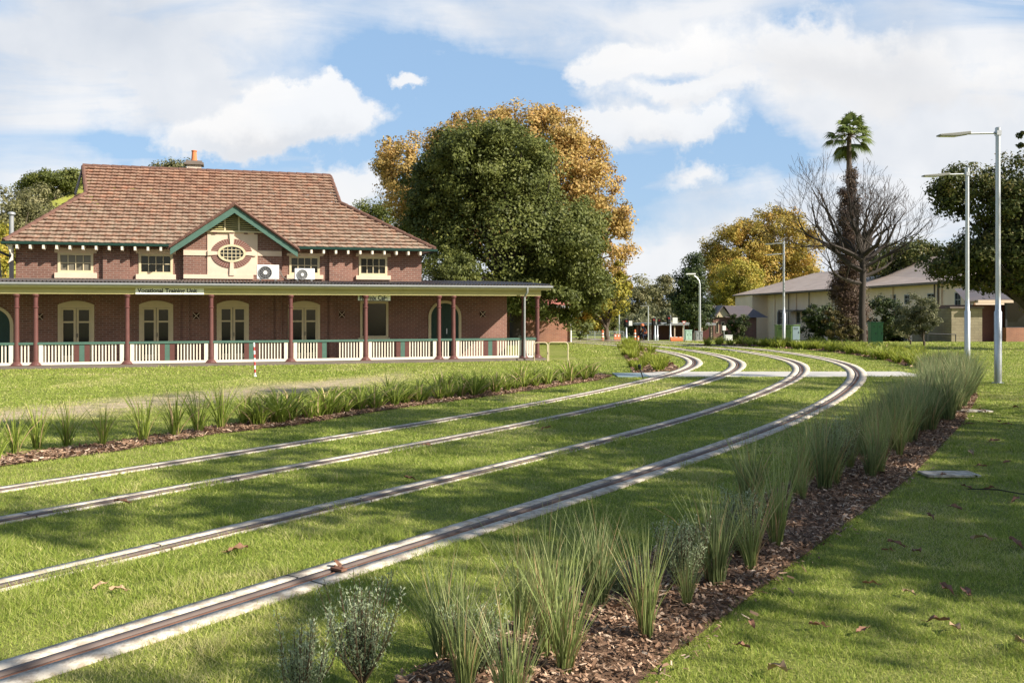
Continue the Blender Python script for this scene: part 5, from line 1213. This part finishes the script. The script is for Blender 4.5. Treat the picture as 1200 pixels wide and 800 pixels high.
YA=2200/(449-362); YB_=2200/(430-362)
lamp_small(1169.5,YA,150,[(-70,156,36)],'tall galvanised street lamp nearest the camera at the right','tall galvanised street lamps',r=.072)
lamp_small(1133.5,YB_,197,[(-52,204,30)],'galvanised street lamp second from the right edge, beside the dense grasses','tall galvanised street lamps',r=.072)
e3=lamp_small(918.5,57.5,283,[(-22,285,14),(-22,297.5,14)],'pale street lamp with two arms one above the other in front of the cream building','tall galvanised street lamps',r=.075)
def curved_lamp(px,Y,pt,reach,label):
    z0=zg(Y); k_=Y/F; e=empty('street_lamp',(wx(px,Y),Y,z0),0,label,'street lamp'); H=wz(pt,Y)-z0; rr=reach*k_
    pts=[(0,0,-.1),(0,0,H*.5),(0,0,H-.9)]+[(-.9*(1-math.cos(a)),0,H-.9+.9*math.sin(a)*.95) for a in (.4,.8,1.2,PI/2)]+[(-rr+.5,0,H+.03)]
    m=MB(); m.tube(pts,[.13,.10,.08]+[.07]*4+[.05],10); m.build('pole',M['galv'],e,smooth=True); m=MB(); m.prism([(-rr-.35,H-.02),(-rr-.3,H+.08),(-rr+.5,H+.1),(-rr+.55,H-.03)],-.14,.14); m.build('lamp_head',M['whitep'],e,bevel=.02)
curved_lamp(820,84,321.5,12,'white street lamp with a curved top in front of the dark conifer')
def mast(px,Y,pt,label,arm=0):
    z0=zg(Y); e=empty('street_lamp',(wx(px,Y),Y,z0),0,label,'street lamp'); H=wz(pt,Y)-z0
    m=MB(); m.lathe([(.09,0),(.075,H*.4),(.055,H)],(0,0),8); m.build('pole',M['galv'],e,smooth=True); m=MB(); m.box(-.1-arm,.1,-.06,.06,H,H+.1); m.build('lamp_head',M['lampgrey'],e)
mast(759.6,95,359,'thin far street lamp with a short arm behind the worker',.7); mast(725.6,88,364.5,'thin far street lamp without a visible arm above the mesh fence')
def signal(px,Y,pt,pb,label,head=None,plate=None,hc=(1,0)):
    z0=zg(Y); k_=Y/F; e=empty('traffic_signal',(wx(px,Y),Y,z0),0,label,'traffic signal'); H=wz(pt,Y)-z0
    m=MB(); m.lathe([(.1,0),(.1,.5),(.07,.55),(.065,H)],(0,0),10); m.build('pole',M['galv'],e,smooth=True)
    if head:
        x0,x1,y0,y1=head; a,b=(x0-px)*k_,(x1-px)*k_; c,d=wz(y1,Y)-z0,wz(y0,Y)-z0
        m=MB(); m.box(a-.08,b+.08,-.12,-.09,c-.1,d+.1); q=m.build('signal_head',M['black'],e)
        m=MB(); m.box(a+.02,b-.02,-.3,-.121,c,d); m.build('housing',M['black'],q)
        for i,mt in enumerate(('redp','dgrey','dgrey')):
            zc=d-(d-c)*(i+.5)/3; m=MB(); m.prism([((a+b)/2+.09*math.cos(t_*PI/6),zc+.09*math.sin(t_*PI/6)) for t_ in range(12)],-.32,-.301); m.build('lens',M[mt],q)
            m=MB(); m.tube([((a+b)/2-.1,-.3,zc+.06),((a+b)/2-.1,-.45,zc+.08),((a+b)/2+.1,-.45,zc+.08),((a+b)/2+.1,-.3,zc+.06)],.02,4); m.build('visor',M['black'],q)
    if plate:
        x0,x1,y0,y1=plate; m=MB(); m.box((x0-px)*k_,(x1-px)*k_,-.1,-.07,wz(y1,Y)-z0,wz(y0,Y)-z0); m.build('sign_plate',M['whitep'],e)
signal(734,88,373.5,0,'traffic signal with a black head and a white plate, leftmost at the far crossing',(732,735.8,375,381.5),(736.5,740.8,375.8,381.5))
signal(767.5,84,371.5,0,'traffic signal on a tall grey post right of the crouching worker',(764.3,767,373.5,380))
signal(770.4,86,374,0,'slender grey signal post just right of the taller signal post',(771,773,375,379))
signal(785.6,86,369.3,0,'traffic signal with a white rectangular plate, right of the paired signal posts',(782,784.8,371.5,378),(788,793.8,372,379))
z0=zg(80); k_=80/F; e=empty('give_way_sign',(wx(801.3,80),80,z0),0,'red and white triangular road sign on a thin post left of the pale green cabinet','road sign')
m=MB(); m.lathe([(.04,0),(.035,wz(377,80)-z0)],(0,0),8); m.build('post',M['galv'],e); zt=wz(376,80)-z0; h_=.36
m=MB(); m.prism([(-.19,zt),(.19,zt),(0,zt-.33)],-.08,-.06); q=m.build('sign_face',M['redp'],e); m=MB(); m.prism([(-.11,zt-.045),(.11,zt-.045),(0,zt-.235)],-.086,-.081); m.build('sign_centre',M['whitep'],q)
def cabinet(px0,px1,pt,Y,mat,label,depth=.5,doors=2,plinth=True,extra=None):
    z0=zg(Y); k_=Y/F; w=(px1-px0)*k_; H=wz(pt,Y)-z0; e=empty('utility_cabinet',(wx(px0,Y),Y,z0),0,label,'utility cabinet')
    m=MB(); m.box(0,w,0,depth,.06,H-.05); m.build('cabinet_body',M[mat],e,bevel=.01)
    m=MB(); m.box(-.03,w+.03,-.03,depth+.03,H-.05,H); m.build('lid',M[mat],e,bevel=.008)
    m=MB(); m.box(-.04,w+.04,-.04,depth+.04,-.1,.058); m.build('plinth',M['concrete'],e)
    for i in range(doors):
        a=w*i/doors+.025; b=w*(i+1)/doors-.025; m=MB(); m.box(a,b,-.015,-.002,.12,H-.1); d=m.build('door',M[mat if not(extra and i==extra[0]) else extra[1]],e,bevel=.004); m=MB(); m.box(b-.07,b-.05,-.035,-.016,H*.5,H*.5+.12); m.build('handle',M['dgrey'],d)
        m=MB(); [m.box(a+.06,b-.1,-.02,-.016,H-.2-j*.03,H-.19-j*.03) for j in range(4)]; m.build('vent_slots',M['dgrey'],d)
cabinet(803.2,810.8,386.5,78,'palegreen','pale mint green metal cabinet beside the triangular road sign')
cabinet(815.5,819.0,388,80,'greyp','narrow grey cabinet left of the foot of the curved street lamp',doors=1)
cabinet(819.8,823.5,388,80.5,'greyp','narrow grey cabinet right of the foot of the curved street lamp',doors=1)
cabinet(1021,1035,377.3,49,'boxgreen','tall bright green metal cabinet in front of the palm and bare tree',depth=.45,doors=2)
cabinet(910.3,937.5,380.5,60,'olivegreen','wide olive green cabinet with a blue grey door in front of the cream building',doors=3,extra=(2,'bluegrey'))
# small white sign and white car by the small house
z0=zg(100); e=empty('small_sign',(wx(848.5,100),100,z0),0,'small white sign on a post in front of the small house','sign'); k_=100/F
m=MB(); m.lathe([(.04,0),(.04,wz(383,100)-z0)],(0,0),8); m.build('post',M['galv'],e); m=MB(); m.box(-1.9*k_,1.9*k_,-.08,-.05,wz(387,100)-z0,wz(381.5,100)-z0); m.build('board',M['whitep'],e)
Yc=99; z0=zg(Yc); e=empty('utility_box',(wx(850,Yc),Yc,z0),0,'small white box at the foot of the small white sign','box')
m=MB(); m.box(0,.75,0,.5,-.1,.5); m.build('box_body',M['whitep'],e,bevel=.05); m=MB(); m.box(-.03,.78,-.03,.53,.5,.56); m.build('lid',M['whitep'],e,bevel=.02)
# mesh fence and orange barriers
Yf=80; z0=zg(Yf); k_=Yf/F; e=empty('mesh_fence',(wx(680,Yf),Yf,z0),0,'grey temporary mesh fence between the golden tree and the traffic signals','fence')
L_=(731-680)*k_; H=wz(388.5,Yf)-z0; m=MB()
for i in range(7): x=L_*i/6; m.tube([(x,0,0),(x,0,H)],.03,6)
m.tube([(0,0,H),(L_,0,H)],.03,6); m.tube([(0,0,.1),(L_,0,.1)],.025,6); m.build('frame',M['galv'],e); m=MB()
for i in range(60): x=L_*i/60; m.box(x-.004,x+.004,-.004,.004,.1,H)
for j in range(9): m.box(0,L_,-.0045,.0045,.15+j*(H-.15)/9,.158+j*(H-.15)/9)
m.build('mesh',M['galv'],e)
for i,(px,w,pt,Y,lb) in enumerate([(706,3.0,387,72,'orange and white barrier post, leftmost in front of the mesh fence'),(711.5,2.4,388.5,72,'second orange barrier post from the left in front of the mesh fence'),(744,2.6,386.5,70,'tall orange barrier post midway between the fence and the worker'),(747.8,2.2,394,70,'short orange barrier post beside the tall midway one'),(753,2.4,394,66,'short orange barrier post just left of the worker')]):
    z0=zg(Y); k_=Y/F; e=empty('barrier_post',(wx(px,Y),Y,z0),0,lb,'barrier post'); H=wz(pt,Y)-z0; r=w*k_/2
    m=MB(); m.lathe([(r*1.9,0),(r*1.9,.06),(r,.08),(r*.9,H),(r*.5,H+.03)],(0,0),10); m.build('post',M['orange'],e,smooth=True)
    m=MB(); m.lathe([(r*1.02,H*.62),(r*1.0,H*.75)],(0,0),10); m.lathe([(r*1.03,H*.36),(r*1.01,H*.49)],(0,0),10); m.build('reflective_bands',M['whitep'],e,smooth=True)
for px0,px1,pt,Y,lb in ((719.5,727,391.5,74,'orange plastic road barrier in front of the mesh fence'),(785.5,800,394.8,74,'long low orange and white barrier between the signal and the triangular sign')):
    z0=zg(Y); k_=Y/F; w=(px1-px0)*k_; H=wz(pt,Y)-z0; e=empty('road_barrier',(wx(px0,Y),Y,z0),0,lb,'road barrier')
    m=MB(); m.prism([(-.2,0),(.2,0),(.2,.12),(.07,.3),(.06,H),(-.06,H),(-.07,.3),(-.2,.12)],0,w,'x'); m.build('barrier_body',M['orange'],e,bevel=.01)
    m=MB(); n_=max(2,int(w/.3)); [m.box(w*(i+.2)/n_,w*(i+.7)/n_,-.075,-.066,.34,H-.05) for i in range(n_)]; m.build('white_panels',M['whitep'],e)
# striped marker post on the lawn
x,y=gp(299,441); H=wz(402,y); e=empty('marker_post',(x,y,0),0,'leaning red and white striped marker post standing on the lawn before the verandah','marker post'); e.rotation_euler=(0,R(-2),0)
for mt,o_ in (('whitep',0),('redp',1)):
    m=MB(); n_=9
    for i in range(n_):
        if i%2==o_: m.lathe([(.027,H*i/n_),(.027,H*(i+1)/n_)],(0,0),10)
    if o_==0: m.lathe([(.05,0),(.048,.02),(.028,.03)],(0,0),12); m.lathe([(.027,H),(.015,H+.015)],(0,0),10)
    m.build('white_bands' if o_==0 else 'red_bands',M[mt],e,smooth=True)
# hoop rails
for px0,px1,pb,pt,lb in ((642.8,665.5,424,401,'white tubular hoop rail standing on the grass right of the verandah corner'),(626,641.5,423.5,401.3,'white tubular hoop rail partly behind the last verandah post')):
    Y=2200/(pb-362); a,b=wx(px0,Y),wx(px1,Y); H=wz(pt,Y); w=b-a; r=.10
    pts=[(0,0,-.05),(0,0,H-r)]+[(r-r*math.cos(t_),0,H-r+r*math.sin(t_)) for t_ in (.5,1.05,1.57)]+[(w-r+r*math.sin(t_),0,H-r+r*math.cos(t_)) for t_ in (0,.5,1.05,1.57)]+[(w,0,-.05)]
    m=MB(); m.tube(pts,.022,10); q=m.build('hoop_rail',M['cream'],smooth=True); q.location=(a,Y,0); tag(q,lb,'hoop rail')
# black stake by the pit cover
x,y=gp(754,443.5); m=MB(); m.tube([(0,0,-.05),(-.03,0,.15),(-.06,0,.3)],.018,8); m.lathe([(.02,.28),(.05,.32),(.05,.40),(.03,.42)],(-.065,0),10); q=m.build('marker_stake',M['black'],smooth=True); q.location=(x,y,0); q.scale=(1,1,1); q.rotation_euler=(0,R(-8),0); tag(q,'short leaning black stake at the left end of the concrete path','stake')
# rail clamp at the joint of the near rail
x,y=gp(397,672); m=MB(); m.box(-.03,.03,-.06,.06,0,.02); m.tube([(0,-.04,.02),(0,-.04,.035)],.008,6); m.tube([(0,.04,.02),(0,.04,.035)],.008,6); q=m.build('rail_clamp',M['rust'],bevel=.004); q.location=(x,y,.028); q.rotation_euler=(0,0,R(55)); tag(q,'small rusty clamp on the near rail at left centre','rail clamp')

# crouching worker by the crossing
Y=66; z0=zg(Y); e=None
def skinned(name, verts, edges, radii, mat, loc, rz, sub=2, parent=None):
    me=bpy.data.meshes.new(name); me.from_pydata(verts,edges,[]); o=bpy.data.objects.new(name,me); COL.objects.link(o)
    md=o.modifiers.new('skin','SKIN'); sk=me.skin_vertices[0].data if me.skin_vertices else None
    if sk is None:
        import bmesh
        bm=bmesh.new(); bm.from_mesh(me); bm.verts.layers.skin.verify(); bm.to_mesh(me); bm.free(); sk=me.skin_vertices[0].data
    for i,r in enumerate(radii): sk[i].radius=(r,r); sk[i].use_root = (i==0)
    s_=o.modifiers.new('sub','SUBSURF'); s_.levels=sub; s_.render_levels=sub
    me.materials.append(mat); o.location=loc; o.rotation_euler=(0,0,rz); o.parent=parent; return o
# pelvis, waist, chest, neck, head ; arms ; legs  (squatting, leaning forward to -x)
v=[(0,0,.42),(-.08,0,.60),(-.20,0,.82),(-.25,0,.94),(-.30,0,1.03),(-.32,0,1.12),
   (-.20,.18,.84),(-.33,.22,.64),(-.48,.15,.48),(-.20,-.18,.84),(-.33,-.22,.64),(-.48,-.15,.48),
   (0,.1,.40),(-.40,.16,.46),(-.28,.15,.10),(-.42,.16,.04),(0,-.1,.40),(-.40,-.16,.46),(-.28,-.15,.10),(-.42,-.16,.04)]
ed=[(0,1),(1,2),(2,3),(3,4),(4,5),(2,6),(6,7),(7,8),(2,9),(9,10),(10,11),(0,12),(12,13),(13,14),(14,15),(0,16),(16,17),(17,18),(18,19)]
rd=[.14,.13,.155,.06,.095,.085,.075,.05,.035,.075,.05,.035,.10,.08,.05,.04,.10,.08,.05,.04]
pw=skinned('person',v,ed,rd,M['navy'],(wx(757.5,Y),Y,z0),R(20)); tag(pw,'person crouching in an orange safety vest and hard hat near the traffic signals','person')
vest=skinned('safety_vest',[(-.02,0,.50),(-.08,0,.60),(-.20,0,.82),(-.23,0,.88),(-.20,.15,.84),(-.20,-.15,.84)],[(0,1),(1,2),(2,3),(2,4),(2,5)],[.15,.15,.175,.12,.09,.09],M['orange'],(0,0,0),0,2,pw)
m=MB(); m.lathe([(.14,1.10),(.135,1.12),(.125,1.19),(.08,1.24),(.02,1.255)],(-.32,0),14); m.build('hard_hat',M['orange'],pw,smooth=True)
m=MB(); m.tube([(-.41,-.045,1.055),(-.425,0,1.03),(-.40,0,1.0)],[.03,.035,.03],8); m.build('face',M['skin'],pw,smooth=True)
